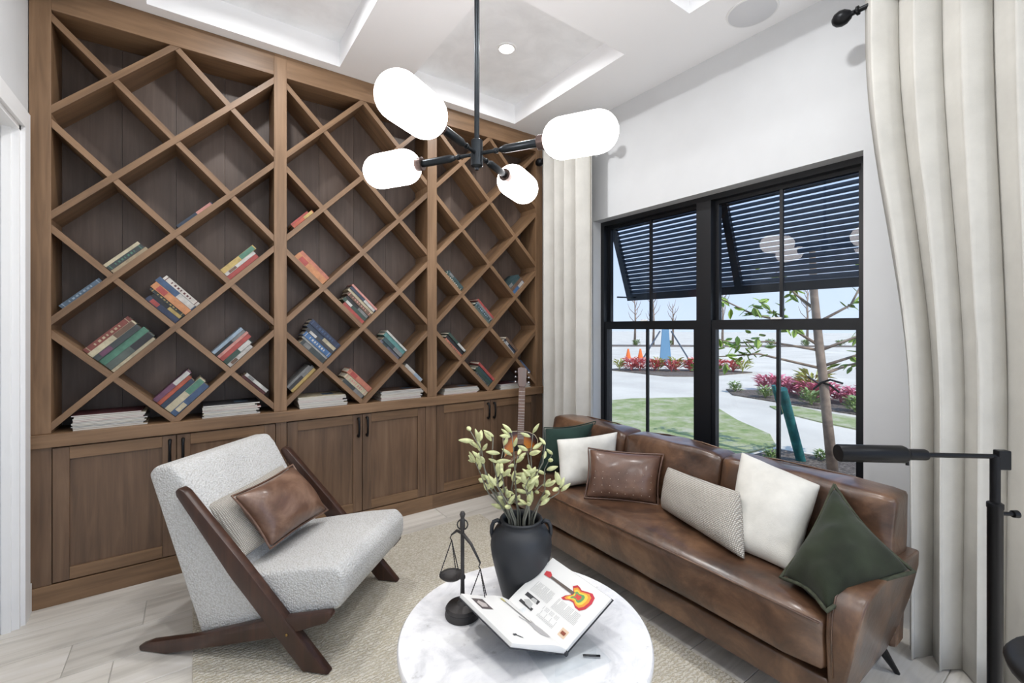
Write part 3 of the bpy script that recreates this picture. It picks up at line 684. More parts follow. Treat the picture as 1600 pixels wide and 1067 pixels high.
# studs on the leather cushion
TL, TR, BR, BL = [Vector(q) for q in ((1.87, 1.86, .702), (2.141, 1.544, .693), (2.027, 1.495, .452), (1.776, 1.797, .452))]
nrm = ((TR - BL).cross(BR - TL)).normalized()
if nrm.x > 0: nrm = -nrm
stud_mat = plain('stud', (190, 176, 160), .4, .6); bm = NB()
for i in range(8):
    for j in range(4):
        u, v = .13 + .74 * i / 7, .48 + .13 * j
        p = TL * (1 - u) * (1 - v) + TR * u * (1 - v) + BR * u * v + BL * (1 - u) * v
        h = .065 * max(((1 - abs(2 * u - 1) ** 2.6) * (1 - abs(2 * v - 1) ** 2.6)), 0) ** .55
        bmesh.ops.create_uvsphere(bm, u_segments=6, v_segments=4, radius=.0026, matrix=Matrix.Translation(p + nrm * (h + .001)))
so = obj('studs', bm, stud_mat, P3, smooth=True); so['kind'] = 'stuff'

# ------------------------------------------------------------ armchair
q = 1 / math.sqrt(2); CP = Vector((.395, 1.923, 0)); CF = Vector((q, -q, 0)); CW = Vector((q, q, 0))
def cp(a, w_, z): return CP + CF * a + CW * w_ + Vector((0, 0, z))
chair = thing('armchair', cp(-.35, .35, 0), 'white boucle armchair with crossed dark walnut side frames', 'armchair')
def body(name, prof, w0, w1, r=.035):
    bm = prism(NB(), prof, lambda p: cp(p[0], w0, p[1]), lambda p: cp(p[0], w1, p[1]))
    bmesh.ops.bevel(bm, geom=bm.edges[:], offset=r, segments=4, profile=.5, affect='EDGES')
    return obj(name, bm, boucle, chair, smooth=True, ang=60)
body('backrest', [(-.835, .755), (-.80, .79), (-.71, .80), (-.67, .755), (-.42, .34), (-.26, .155), (-.545, .064), (-.57, .085)], .045, .66, .022)
body('seat', [(-.53, .075), (.075, .245), (.105, .30), (.105, .385), (.065, .425), (-.10, .40), (-.42, .335), (-.55, .2)], .0455, .6595, .022)
def board(name, a, b, w0, w1, h, parent, ext=0):
    """flat wooden board in the side plane from a to b (each (along, z)), width h"""
    d = Vector((b[0] - a[0], b[1] - a[1])).normalized(); n = Vector((-d.y, d.x)); L = math.hypot(b[0] - a[0], b[1] - a[1])
    return d, n, L
for (w0, w1) in ((.0, .042), (.663, .705)):
    # the raking front board, cut level at the floor, rounded at the top
    d = Vector((-.638, .713)).normalized(); n = Vector((d.y, -d.x))
    A0, A1 = .034, .030
    prof = [(.055, .012), (-.052, .012)]
    c = Vector((-.02, .0))
    s0 = Vector((.0, .012)); top = Vector((-.638, .713))
    prof = [tuple(s0 + n * .046 + Vector((.03, 0))), tuple(s0 - n * .046 + Vector((-.022, 0)))]
    prof = [(.062, .013), (-.052, .013)] + [tuple(top * .55 - n * .042), tuple(top - n * .022 - d * .02), tuple(top - n * .012), tuple(top + n * .010), tuple(top + n * .022 - d * .03), tuple(top * .55 + n * .042), tuple(top * .12 + n * .044 + Vector((.01, .0)))]
    b1 = obj('side_board', bev(prism(NB(), prof, lambda p: cp(p[0], w0, p[1]), lambda p: cp(p[0], w1, p[1])), .007, 2), DARKW, chair, smooth=True, ang=40)
    prof = [(-.83, .002), (-.70, .002), (-.18, .130), (.05, .215), (.075, .245), (.065, .262), (-.2, .205), (-.57, .092), (-.78, .045), (-.835, .022)]
    obj('lower_rail', bev(prism(NB(), prof, lambda p: cp(p[0], w0 + .006 if w0 < .1 else w0 - .02, p[1]), lambda p: cp(p[0], w0 + .040 if w0 < .1 else w1 - .01, p[1])), .006, 2), DARKW, chair, smooth=True, ang=40)
    obj('bolt_cap', lathe(NB(), [(.006, 0), (.006, .002), (.001, .0025)], n=12, M=frame_to(cp(-.12, w0 if w0 < .1 else w1, .155), -CW if w0 < .1 else CW)), plain('brass_cap', (150, 120, 70), .4, .8) if w0 < .1 else bpy.data.materials['brass_cap'], b1, smooth=True)
obj('cross_bar', bev(prism(NB(), [(-.30, .10), (-.24, .115), (-.25, .145), (-.31, .13)], lambda p: cp(p[0], .04, p[1]), lambda p: cp(p[0], .665, p[1])), .004, 2), DARKW, chair)
cushion('cushion', [cp(-.60, .085, .615), cp(-.555, .57, .665), cp(-.40, .60, .385), cp(-.40, .09, .385)], .11, woven_grey, 'grey woven cushion behind the leather one on the armchair', seed=8, pull=.03)
cushion('cushion', [cp(-.48, .123, .65), cp(-.49, .555, .66), cp(-.30, .585, .415), cp(-.325, .17, .405)], .165, tan_leather, 'tan brown leather cushion on the white armchair', .005, seed=9, pull=.035)

# ------------------------------------------------------------ coffee table
TX, TY, TZ, TR_ = .881, 1.165, .42, .403
t = thing('coffee_table', (TX, TY, 0), 'round white marble coffee table on the jute rug', 'coffee table')
obj('table_top', lathe(NB(), [(.385, -.03), (TR_ - .004, -.028), (TR_, -.022), (TR_, -.006), (TR_ - .005, 0), (0, 0)], (TX, TY, TZ), 96), marble, t, smooth=True, ang=40)
obj('apron', lathe(NB(), [(.30, -.055), (.30, -.031), (.25, -.031)], (TX, TY, TZ), 48), black_metal, t, smooth=True, ang=40)
for k in range(3):
    a = 2 * PI * k / 3 + .6
    obj('leg', tube(NB(), [(TX + .22 * math.cos(a), TY + .22 * math.sin(a), .385), (TX + .28 * math.cos(a), TY + .28 * math.sin(a), .0115)], [.02, .013], 12), black_metal, t, smooth=True, ang=40)

# vase
VX, VY = .968, 1.30
t = thing('vase', (VX, VY, TZ), 'matt charcoal ceramic vase with two loop handles on the table', 'vase')
prof = [(.0, .004), (.058, 0), (.066, .008), (.078, .05), (.094, .11), (.107, .165), (.111, .20), (.107, .232), (.092, .258), (.076, .268), (.071, .276), (.074, .286), (.078, .29), (.075, .294), (.066, .292), (.062, .28), (.062, .262), (.085, .24), (.09, .2), (.07, .08), (.05, .02), (0, .016)]
obj('body', lathe(NB(), prof, (VX, VY, TZ), 48), vase_mat, t, smooth=True)
for s in (-1, 1):
    dx, dy = .8141 * s, -.5807 * s
    pts = [(VX + dx * r, VY + dy * r, TZ + z) for r, z in ((.070, .276), (.086, .284), (.099, .279), (.106, .262), (.107, .242), (.103, .224))]
    obj('handle', tube(NB(), pts, .0075, 10), vase_mat, t, smooth=True)
# budding branches
stem_mat = plain('stem_bark', (116, 116, 106), .8, var=.15); bud_mat = plain('bud_green', (196, 200, 150), .6, var=.14, nscale=40)
br = thing('budding_branches', (VX, VY, TZ + .05), 'bunch of bare branches with pale green buds in the vase', 'branches')
def bud_bm():
    bm = NB(); prof = [(.001, 0), (.0045, .004), (.0085, .014), (.0095, .022), (.008, .032), (.0045, .042), (.001, .048)]
    rings = lathe(bm, prof, n=7)
    return bm
bud_mesh = None
rnd = random.Random(21)
tops = [(-.19, -.02, .33), (-.15, .03, .27), (-.10, -.03, .30), (-.17, .04, .19), (-.06, -.03, .27), (-.035, .03, .30), (.02, -.03, .25), (.045, .03, .30), (.085, -.02, .27), (.115, .03, .22), (.135, -.03, .13), (-.13, .02, .13), (-.07, -.06, .18), (.03, -.06, .17), (.09, .05, .14), (-.01, .06, .21)]
fwd, rgt = Vector((.5807, .8141, 0)), Vector((.8141, -.5807, 0))
for (l, dd, hgt) in tops:
    b0 = Vector((VX, VY, TZ + .03)) + rgt * l * .15 + fwd * dd * .3
    rim_ = Vector((VX, VY, TZ + .295)) + rgt * max(-.045, min(.045, l * .35)) + fwd * max(-.04, min(.04, dd * .7))
    tip = Vector((VX, VY, TZ + .295 + hgt)) + rgt * l + fwd * dd
    m1 = rim_.lerp(tip, .4) + rgt * rnd.uniform(-.03, .03); m2 = rim_.lerp(tip, .75) + rgt * rnd.uniform(-.03, .03)
    stem = obj('stem', tube(NB(), [b0, rim_, m1, m2, tip], [.0034, .0032, .0026, .002, .0014], 6), stem_mat, br, smooth=True)
    for f in [1.0] + [rnd.uniform(.12, .95) for _ in range(6)]:
        seg = [rim_, m1, m2, tip]; x = f * 2.999; i = int(x); p = seg[i].lerp(seg[i + 1], x - i)
        d = (tip - rim_).normalized() * .5 + Vector((rnd.uniform(-1.2, 1.2), rnd.uniform(-1, 1), rnd.uniform(-.5, .6)))
        d.normalize(); sc = rnd.uniform(.75, 1.2)
        off = .012 if f < 1 else 0
        if off: p2 = p + d * off
        else: p2 = p
        M = frame_to(p2 - d * .003, d) @ Matrix.Diagonal((sc, sc * .8, sc, 1))
        if bud_mesh is None: bud_mesh = obj('bud', bud_bm(), bud_mat, stem, M=M, smooth=True)
        else: linkcopy(bud_mesh, M, stem)

# balance scale
SX, SY = .751, 1.344
t = thing('balance_scale', (SX, SY, TZ), 'dark iron balance scale with hanging pans on the marble table', 'scale')
obj('base', lathe(NB(), [(.0, 0), (.058, 0), (.060, .006), (.056, .022), (.058, .026), (.052, .034), (.02, .04), (.012, .05), (0, .05)], (SX, SY, TZ), 32), bronze, t, smooth=True, ang=40)
obj('column', lathe(NB(), [(.010, .045), (.008, .06), (.0065, .12), (.010, .125), (.010, .132), (.0065, .138), (.0065, .29), (.009, .295), (.009, .325), (.006, .33), (.010, .343), (.006, .352), (.001, .354)], (SX, SY, TZ), 16), bronze, t, smooth=True, ang=40)
e1, e2 = Vector((.747, 1.415, TZ + .248)), Vector((.772, 1.262, TZ + .205)); cc = Vector((SX, SY, TZ + .278))
obj('beam', tube(NB(), [e1, e1.lerp(cc, .5) + Vector((0, 0, .012)), cc, e2.lerp(cc, .5) + Vector((0, 0, .012)), e2], [.003, .005, .006, .005, .003], 8), bronze, t, smooth=True)
obj('pointer_ring', tube(NB(), [cc + rgt * (.018 * math.cos(a_)) + Vector((0, 0, .03 + .018 * math.sin(a_))) for a_ in [2 * PI * k / 14 for k in range(15)]], .0025, 6, False), bronze, t, smooth=True)
for e, dz in ((e1, .145), (e2, .135)):
    pc = e - Vector((0, 0, dz))
    hk = obj('hook', tube(NB(), [e, e - Vector((.006, 0, .01)), e - Vector((0, 0, .02))], .002, 6), bronze, t, smooth=True)
    pan = obj('pan', lathe(NB(), [(.001, -.012), (.02, -.0105), (.034, -.005), (.042, .002), (.0435, .003), (.043, .0045), (.034, -.002), (.02, -.0075), (.001, -.009)], pc, 32), bronze, t, smooth=True)
    for k in range(3):
        a_ = 2 * PI * k / 3 + .5; rp = pc + Vector((.042 * math.cos(a_), .042 * math.sin(a_), .003)); bm = NB(); h0 = e - Vector((0, 0, .02)); nl = 16
        for w_ in range(nl):
            p0, p1 = h0.lerp(rp, w_ / nl), h0.lerp(rp, (w_ + 1.15) / nl); tube(bm, [p0, p0.lerp(p1, .5), p1], [.0012, .0024, .0012], 5)
        obj('chain', bm, bronze, pan)

# open book on a clear stand
Sb, St, Rb, Rt, Lb, Lt = [Vector(c) for c in ((.898, .983, .45), (.862, 1.228, .489), (1.065, .960, .554), (1.033, 1.201, .590), (.726, 1.018, .520), (.697, 1.257, .553))]
ob = thing('open_book', (.88, 1.1, .43), 'open illustrated guitar book propped on a clear stand on the table', 'book')
cover_mat = plain('book_cloth', (44, 46, 52), .6)
def page_frame(side):
    if side == 'R': a, b, c, d = Sb, Rb, Rt, St
    else: a, b, c, d = Lb, Sb, St, Lt
    n = ((b - a).cross(d - a)).normalized()
    return a, b, c, d, n
for side in ('L', 'R'):
    a, b, c, d, n = page_frame(side)
    def Q(u, v, h=0.): return a * (1 - u) * (1 - v) + b * u * (1 - v) + c * u * v + d * (1 - u) * v + n * h
    # cover board
    bm = NB(); lo = [bm.verts.new(Q(u, v, -.014)) for u, v in ((-.02, -.015), (1.02, -.015), (1.02, 1.015), (-.02, 1.015))]; hi = [bm.verts.new(Q(u, v, -.0115)) for u, v in ((-.02, -.015), (1.02, -.015), (1.02, 1.015), (-.02, 1.015))]
    bm.faces.new(lo[::-1]); bm.faces.new(hi)
    for i in range(4): bm.faces.new((lo[i], lo[(i + 1) % 4], hi[(i + 1) % 4], hi[i]))
    obj('cover', bm, cover_mat, ob)
    # page block, bulging towards the gutter
    bm = NB(); N = 14; tp = []; bt = []
    def hh(u):
        s_ = u if side == 'R' else 1 - u   # distance from the spine
        return (.004 if side == 'R' else .009) * math.sin(min(1, s_ * 5) * PI / 2) * math.exp(-((s_ - .22) / .35) ** 2) * .9
    for i in range(N + 1):
        u = i / N; tp.append([bm.verts.new(Q(u, v, hh(u))) for v in (0, 1)]); bt.append([bm.verts.new(Q(u, v, -.0113)) for v in (0, 1)])
    for i in range(N):
        bm.faces.new((tp[i][0], tp[i + 1][0], tp[i + 1][1], tp[i][1])); bm.faces.new((bt[i][0], bt[i][1], bt[i + 1][1], bt[i + 1][0]))
        bm.faces.new((bt[i][0], bt[i + 1][0], tp[i + 1][0], tp[i][0])); bm.faces.new((tp[i][1], tp[i + 1][1], bt[i + 1][1], bt[i][1]))
    bm.faces.new((tp[0][0], tp[0][1], bt[0][1], bt[0][0])); bm.faces.new((tp[N][1], tp[N][0], bt[N][0], bt[N][1]))
    bmesh.ops.recalc_face_normals(bm, faces=bm.faces[:])
    pg = obj('page', bm, page_mat, ob, smooth=True, ang=40)
    def ink(name, polys, col, h=.0006):
        bm = NB()
        for P_ in polys: bm.faces.new([bm.verts.new(Q(u, v, hh(u) + h)) for u, v in P_])
        for f in bm.faces:
            if f.normal.dot(n) < 0: pass
        key = 'ink_%d_%d_%d' % col
        obj(name, bm, MATS.get(key) or plain(key, col, .6), pg)
    def rect(u0, v0, u1, v1): return [(u0, v0), (u1, v0), (u1, v1), (u0, v1)]
    if side == 'R':
        lines = []
        for i in range(20): lines.append(rect(.33, .57 + i * .016, .33 + (.21 if i % 6 else .13), .575 + i * .016))
        for i in range(17): lines.append(rect(.09, .30 + i * .016, .09 + (.20 if i % 5 else .12), .305 + i * .016))
        for i in range(24): lines.append(rect(.32, .12 + i * .016, .32 + (.20 if i % 7 else .10), .125 + i * .016))
        ink('text_block', lines, (176, 176, 174))
        ink('picture', [rect(.09, .65, .29, .88)], (58, 58, 60)); ink('picture', [[(.11, .68), (.19, .70), (.21, .79), (.16, .84), (.12, .78)], [(.22, .67), (.28, .69), (.27, .76), (.23, .77)]], (190, 190, 188), .0012)
        ink('picture', [rect(.08, .10, .21, .20)], (222, 196, 168)); ink('picture', [rect(.12, .12, .17, .18)], (140, 70, 50), .0012)
        def G(s, o):                        # s along the guitar (0 head, 1 tail), o across
            return (.715 + .74 * o, .90 - .76 * s)
        def sh(pts, k):
            cx_ = sum(p[0] for p in pts) / len(pts); cy_ = sum(p[1] for p in pts) / len(pts)
            return [(cx_ + (p[0] - cx_) * k, cy_ + (p[1] - cy_) * k) for p in pts]
        bodyp = [(.55, .12), (.60, .20), (.66, .19), (.72, .16), (.80, .20), (.90, .24), (.98, .19), (1.01, .05), (.99, -.12), (.93, -.22), (.84, -.22), (.76, -.16), (.68, -.17), (.60, -.24), (.545, -.23), (.57, -.14), (.63, -.06), (.62, .04)]
        for k_, col in ((1.0, (192, 44, 60)), (.8, (226, 150, 48)), (.62, (226, 200, 70)), (.44, (98, 150, 92)), (.26, (210, 70, 60))):
            ink('guitar_print', [[G(*p) for p in sh(bodyp, k_)]], col, .0012 + .0006 * (1 - k_))
        ink('guitar_print', [[G(.12, -.028), G(.12, .028), G(.66, .035), G(.66, -.035)]], (96, 84, 78), .0018)
        ink('guitar_print', [[G(.0, -.05), G(-.02, .05), G(.06, .09), G(.13, .04), G(.13, -.04)]], (200, 60, 66), .0018)
    else:
        ink('picture', [rect(.12, .68, .34, .91)], (92, 84, 84)); ink('picture', [[(.16, .72), (.28, .73), (.31, .80), (.22, .87), (.15, .82)]], (186, 178, 174), .0012)
        ink('guitar_print', [[(.735, .86), (.765, .86), (.81, .42), (.77, .42)]], (140, 138, 136), .0014)
        ink('guitar_print', [[(.70, .56), (.67, .52), (.72, .46), (.73, .38), (.70, .28), (.72, .19), (.80, .15), (.89, .17), (.93, .25), (.91, .34), (.86, .40), (.89, .48), (.86, .50), (.81, .43), (.76, .46), (.72, .50)]], (176, 174, 174), .0011)
        ink('guitar_print', [[(.72, .93), (.77, .94), (.775, .86), (.73, .86)]], (196, 186, 120), .0014)
        ink('signature', [[(.18, .17), (.26, .20), (.28, .18), (.20, .15)], [(.22, .20), (.30, .14), (.29, .13), (.21, .19)], [(.27, .17), (.33, .13), (.32, .12), (.26, .15)]], (70, 70, 74), .0012)
sp_ = NB(); tube(sp_, [Sb + Vector((0, -.004, -.012)), St + Vector((0, .004, -.012))], .007, 8); obj('spine', sp_, cover_mat, ob, smooth=True, ang=40)
st_ = thing('book_stand', (.90, 1.08, TZ), 'clear acrylic stand holding the open book', 'book stand')
sdir = (St - Sb).normalized(); across = Vector((.166, -.03, .0)).normalized()
def slab(bm, p, q_, r, s_, tk):
    nn = (q_ - p).cross(s_ - p).normalized() * tk; lo = [bm.verts.new(x) for x in (p, q_, r, s_)]; hi = [bm.verts.new(x + nn) for x in (p, q_, r, s_)]
    bm.faces.new(lo[::-1]); bm.faces.new(hi)
    for i in range(4): bm.faces.new((lo[i], lo[(i + 1) % 4], hi[(i + 1) % 4], hi[i]))
    bmesh.ops.recalc_face_normals(bm, faces=bm.faces[:]); return bm
z_ = TZ + .0006
obj('base_plate', slab(NB(), Vector((.80, .93, z_)), Vector((1.0, .90, z_)), Vector((1.03, 1.10, z_)), Vector((.83, 1.13, z_)), .004), acrylic, st_)
obj('rear_prop', slab(NB(), Vector((.83, 1.13, z_)), Vector((1.03, 1.10, z_)), Vector((.98, 1.15, .50)), Vector((.80, 1.18, .48)), .004), acrylic, st_)
obj('front_lip', slab(NB(), Vector((.83, .955, z_)), Vector((.97, .935, z_)), Vector((.97, .935, .452)), Vector((.83, .955, .452)), .004), acrylic, st_)
obj('hinge', tube(NB(), [(.945, .962, z_ + .006), (.985, .93, z_ + .006)], .003, 8), black_metal, st_, smooth=True)

# ------------------------------------------------------------ guitar leaning on the cabinet
gt = Vector((2.09, 2.84, .085)); gtop = Vector((2.31, 3.08, 1.10)); gz = (gtop - gt).normalized(); gn = Vector((-.5, -.86, 0)); gn = (gn - gz * gn.dot(gz)).normalized(); gx = gz.cross(gn).normalized() * -1; 
GM = axes(gt, gx, gz.cross(gx), gz)   # local: x across, -y front, z up the neck
if (GM.to_3x3() @ Vector((0, -1, 0))).dot(gn) < 0: gx = -gx; GM = axes(gt, gx, gz.cross(gx), gz)
gui = thing('acoustic_guitar', None, 'sunburst acoustic guitar leaning against the cabinet under the right bay', 'guitar', M=GM)
hw = [(0, 0), (.004, .05), (.018, .105), (.05, .16), (.09, .184), (.13, .190), (.18, .178), (.23, .148), (.27, .126), (.30, .120), (.34, .126), (.39, .140), (.43, .142), (.465, .118), (.485, .07), (.49, .02), (.49, 0)]
out = [(-x, z) for z, x in hw] + [(x, z) for z, x in reversed(hw[1:-1])]
m_, nt_, b_ = base('sunburst', (200, 130, 50), .22)
tc = nt_.nodes.new('ShaderNodeTexCoord'); mp = nt_.nodes.new('ShaderNodeMapping'); mp.inputs['Location'].default_value = (0, 0, -.24); mp.inputs['Scale'].default_value = (5.2, .01, 3.6)
mp.vector_type = 'POINT'; mp.inputs['Location'].default_value = (0, 0, -.24 * 3.6); gr_ = nt_.nodes.new('ShaderNodeTexGradient'); gr_.gradient_type = 'SPHERICAL'
nt_.links.new(tc.outputs['Object'], mp.inputs[0]); nt_.links.new(mp.outputs[0], gr_.inputs[0])
nt_.links.new(ramp(nt_, gr_.outputs[0], [(.0, (24, 18, 16)), (.16, (70, 32, 18)), (.32, (196, 118, 42)), (.7, (226, 160, 76))]), b_.inputs['Base Color']); sunburst = m_
maho = wood('mahogany', (52, 28, 22), (72, 40, 30), (92, 54, 42), 2, .3)
obj('body', prism(NB(), out, lambda p: (p[0], 0, p[1]), lambda p: (p[0], .10, p[1])), maho, gui, M=GM, smooth=True, ang=50)
obj('soundboard', prism(NB(), out, lambda p: (p[0] * .995, -.003, p[1]), lambda p: (p[0] * .995, -.0002, p[1])), sunburst, gui, M=GM)
obj('binding', tube(NB(), [(p[0], -.0015, p[1]) for p in out] + [(out[0][0], -.0015, out[0][1])], .0028, 6, False), plain('binding', (226, 210, 176), .5), gui, M=GM)
sh_ = Matrix.Translation((0, -.0032, .335)) @ Matrix.Rotation(PI / 2, 4, 'X')
obj('sound_hole', lathe(NB(), [(.048, 0), (.048, .0008), (.001, .0008)], n=28, M=sh_), plain('hole_black', (12, 11, 11), .9), gui, M=GM)
obj('rosette', lathe(NB(), [(.049, 0), (.049, .0012), (.058, .0012), (.058, 0)], n=28, M=sh_), plain('rosette', (60, 44, 34), .5), gui, M=GM)
obj('bridge', bbx(-.075, .075, -.012, -.0032, .135, .16, .003), maho, gui, M=GM)
obj('neck', bbx(-.024, .024, -.006, .016, .488, .855, .005), maho, gui, M=GM)
fb = obj('fretboard', bbx(-.027, .027, -.012, -.0065, .385, .85, .0015, 1), plain('rosewood', (120, 92, 78), .5, var=.1), gui, M=GM)
for k in range(19):
    zz = .85 - .63 * (1 - 2 ** (-(k + 1) / 12)); obj('fret', bx(-.026, .026, -.0135, -.0121, zz - .0012, zz + .0012), plain('fret_metal', (200, 196, 188), .3, .9) if k == 0 else bpy.data.materials['fret_metal'], fb, M=GM)
HM = GM @ Matrix.Translation((0, -.004, .852)) @ Matrix.Rotation(math.radians(-8), 4, 'X')
hd = obj('headstock', bev(prism(NB(), [(-.024, 0), (.024, 0), (.036, .03), (.037, .10), (.040, .165), (.02, .178), (-.02, .178), (-.040, .165), (-.037, .10), (-.036, .03)], lambda p: (p[0], -.007, p[1]), lambda p: (p[0], .009, p[1])), .002, 1), maho, gui, M=HM)
peg = plain('peg_chrome', (200, 200, 204), .25, .9)
for s in (-1, 1):
    for zz in (.045, .09, .135): obj('tuner', lathe(NB(), [(.004, 0), (.004, .012), (.009, .014), (.010, .024), (.006, .03), (.001, .031)], n=10, M=frame_to((s * .036, 0, zz), (s, 0, 0))), peg, hd, M=HM, smooth=True)
for k in range(6):
    xx = -.019 + .0076 * k; obj('string', tube(NB(), [(xx * 1.35, -.0125, .148), (xx, -.0145, .85)], .0007, 4), peg, gui, M=GM)

gs = thing('guitar_stand', (2.12, 2.90, 0), 'black tubular stand holding the guitar upright before the cabinet', 'guitar stand')
top_ = GM @ Vector((0, .125, .42))
for s in (-1, 1):
    low = GM @ Vector((s * .10, .14, -.01))
    obj('cradle_arm', tube(NB(), [GM @ Vector((s * .09, .13, -.012)), GM @ Vector((s * .09, -.02, -.012)), GM @ Vector((s * .09, -.024, .02))], .007, 8), black_metal, gs, smooth=True)
    ft = GM @ Vector((s * .13, .10, 0)); ft.z = .006
    obj('leg', tube(NB(), [top_, GM @ Vector((s * .09, .13, -.012)), ft], .008, 8), black_metal, gs, smooth=True)
rf = top_ + Vector((.02, .10, 0)); rf.z = .006; rf.y = min(rf.y, 3.12)
obj('leg', tube(NB(), [top_, rf], .008, 8), black_metal, gs, smooth=True)

# ------------------------------------------------------------ floor lamp
PX, PY = 2.042, .263
t = thing('floor_lamp', (PX, PY, 0), 'black metal pharmacy floor lamp beside the near sofa arm', 'floor lamp')
obj('base', lathe(NB(), [(0, 0), (.13, 0), (.132, .006), (.128, .016), (.03, .024), (.022, .034), (0, .034)], (PX, PY, 0), 48), black_metal, t, smooth=True, ang=40)
obj('lower_pole', lathe(NB(), [(.0185, .03), (.0185, .835), (.020, .838), (.020, .852), (.014, .856)], (PX, PY, 0), 24), black_metal, t, smooth=True, ang=40)
obj('upper_pole', tube(NB(), [(PX, PY, .85), (PX, PY, 1.0)], .0125, 18), black_metal, t, smooth=True, ang=40)
ad_ = Vector((1.69 - PX, .563 - PY, 0)).normalized()
kb = obj('knob', lathe(NB(), [(.006, 0), (.006, .03), (.011, .032), (.012, .046), (.006, .05), (.001, .05)], n=16, M=frame_to((PX - ad_.x * .018, PY - ad_.y * .018, .82), -ad_)), black_metal, t, smooth=True, ang=40)
bm = bbx(-.018, .018, -.011, .011, -.04, .02, .003); bm.transform(Matrix.Translation((PX - ad_.x * .02, PY - ad_.y * .02, .998)) @ Matrix.Rotation(math.atan2(ad_.y, ad_.x), 4, 'Z'))
obj('joint', bm, black_metal, t)
obj('arm', tube(NB(), [Vector((PX, PY, .998)) + ad_ * (-.02), Vector((PX, PY, .998)) + ad_ * .22], .0075, 14), black_metal, t, smooth=True, ang=40)
MS = frame_to((PX, PY, .998), ad_)
sh_o = obj('shade', lathe(NB(), [(.016, .20), (.0175, .205), (.0175, .255), (.024, .262), (.0275, .27), (.0275, .462), (.026, .464), (.001, .4645)], n=28, M=MS), black_metal, t, smooth=True, ang=40)
obj('switch', tube(NB(), [Vector((PX, PY, .982)) + ad_ * .256, Vector((PX, PY, .964)) + ad_ * .256], [.004, .005], 10), black_metal, sh_o, smooth=True)

# black stool at the right edge
QX, QY = 1.695, .034
t = thing('stool', (QX, QY, 0), 'black round stool cut off by the right edge, before the curtain', 'stool')
obj('seat', lathe(NB(), [(.0, .555), (.15, .555), (.165, .562), (.17, .58), (.16, .596), (.13, .602), (0, .60)], (QX, QY, 0), 40), plain('black_seat', (14, 14, 16), .5), t, smooth=True, ang=50)
for k in range(4):
    a = PI / 4 + k * PI / 2; obj('leg', tube(NB(), [(QX + .10 * math.cos(a), QY + .10 * math.sin(a), .557), (QX + .15 * math.cos(a), QY + .15 * math.sin(a), 0)], [.016, .011], 10), black_metal, t, smooth=True, ang=40)

# ------------------------------------------------------------ outside: shutter
sh_t = thing('bahama_shutter', (2.95, 1.72, 2.30), 'dark louvred shutter propped open outside the window', 'shutter')
p0, p1 = Vector((2.955, 0, 2.30)), Vector((3.19, 0, 1.645)); dz = (p1 - p0).normalized(); L = (p1 - p0).length
nx = Vector((-dz.z, 0, dz.x)) * -1
SM = axes(p0, (0, 1, 0), dz.cross(Vector((0, 1, 0))), dz)   # local x=y world, z down the shutter
for (a, b) in ((.78, .83), (1.635, 1.685), (2.62, 2.67)): obj('stile', bx(a, b, -.016, .016, 0, L), shutter_mat, sh_t, M=SM)
for (a, b) in ((.83, 1.635), (1.685, 2.62)):
    for z0, z1 in ((0, .045), (L - .06, L)): obj('rail', bx(a, b, -.016, .016, z0, z1), shutter_mat, sh_t, M=SM)
    n = 17; sl0 = None
    for k in range(n):
        zc = .045 + (L - .105) * (k + .5) / n
        sb = math.radians(44); bl_ = Vector((math.cos(sb), 0, math.sin(sb))); M = axes(SM @ Vector(((a + b) / 2, 0, zc)), (0, 1, 0), bl_, Vector((0, 1, 0)).cross(bl_))
        if sl0 is None: sl0 = obj('slat', bx(-(b - a) / 2, (b - a) / 2, -.0225, .0225, -.002, .002), shutter_mat, sh_t, M=M)
        else: linkcopy(sl0, M, sh_t)
for y in (.86, 2.58): obj('stay_arm', tube(NB(), [(2.94, y, 1.66), (3.185, y, 1.665)], .006, 8), shutter_mat, sh_t, smooth=True)
obj('hinge_bar', bx(2.935, 2.975, .78, 2.67, 2.29, 2.33), shutter_mat, sh_t)

# ------------------------------------------------------------ outside: ground
GZ = -.2
sand = plain('pale_sand', (222, 212, 194), .95, var=.06, nscale=.6)
grass_m, nt_, b_ = base('lawn_grass', (140, 150, 84), .95)
v_ = coord(nt_); f_ = noi(nt_, v_, 3, 6, .7); g_ = noi(nt_, v_, 60, 3, .7)
nt_.links.new(ramp(nt_, f_, [(.36, (206, 200, 168)), (.5, (176, 182, 126)), (.66, (140, 160, 92))]), b_.inputs['Base Color']); bump(nt_, b_, g_, .8, .03)
mulch, nt_, b_ = base('mulch', (120, 108, 96), .95)
v_ = coord(nt_); g_ = noi(nt_, v_, 30, 5, .75); nt_.links.new(ramp(nt_, g_, [(.35, (66, 56, 50)), (.55, (138, 124, 110)), (.7, (186, 174, 160))]), b_.inputs['Base Color']); bump(nt_, b_, g_, 1., .04)
obj('ground', bx(2.95, 160, -60, 160, GZ - .3, GZ), sand, kind='structure')
obj('yard', bx(-40, 2.95, -40, -2.32, GZ - .3, GZ - .02), sand, kind='structure')
def patch(name, pts, z, mat, h=.02, kind='structure'):
    bm = prism(NB(), pts, lambda p: (p[0], p[1], z), lambda p: (p[0], p[1], z + h)); return obj(name, bm, mat, kind=kind)
patch('lawn', [(4.6, 3.2), (5.6, 2.9), (6.4, 2.85), (7.0, 3.2), (7.6, 4.0), (8.6, 5.0), (9.3, 5.9), (8.0, 6.6), (6.9, 6.8), (5.2, 5.6), (4.3, 4.6)], GZ + .001, grass_m)
patch('lawn', [(8.3, 2.0), (9.4, 2.2), (9.6, 3.4), (9.9, 4.0), (9.5, 4.35), (9.0, 3.9), (8.6, 3.1)], GZ + .001, grass_m)
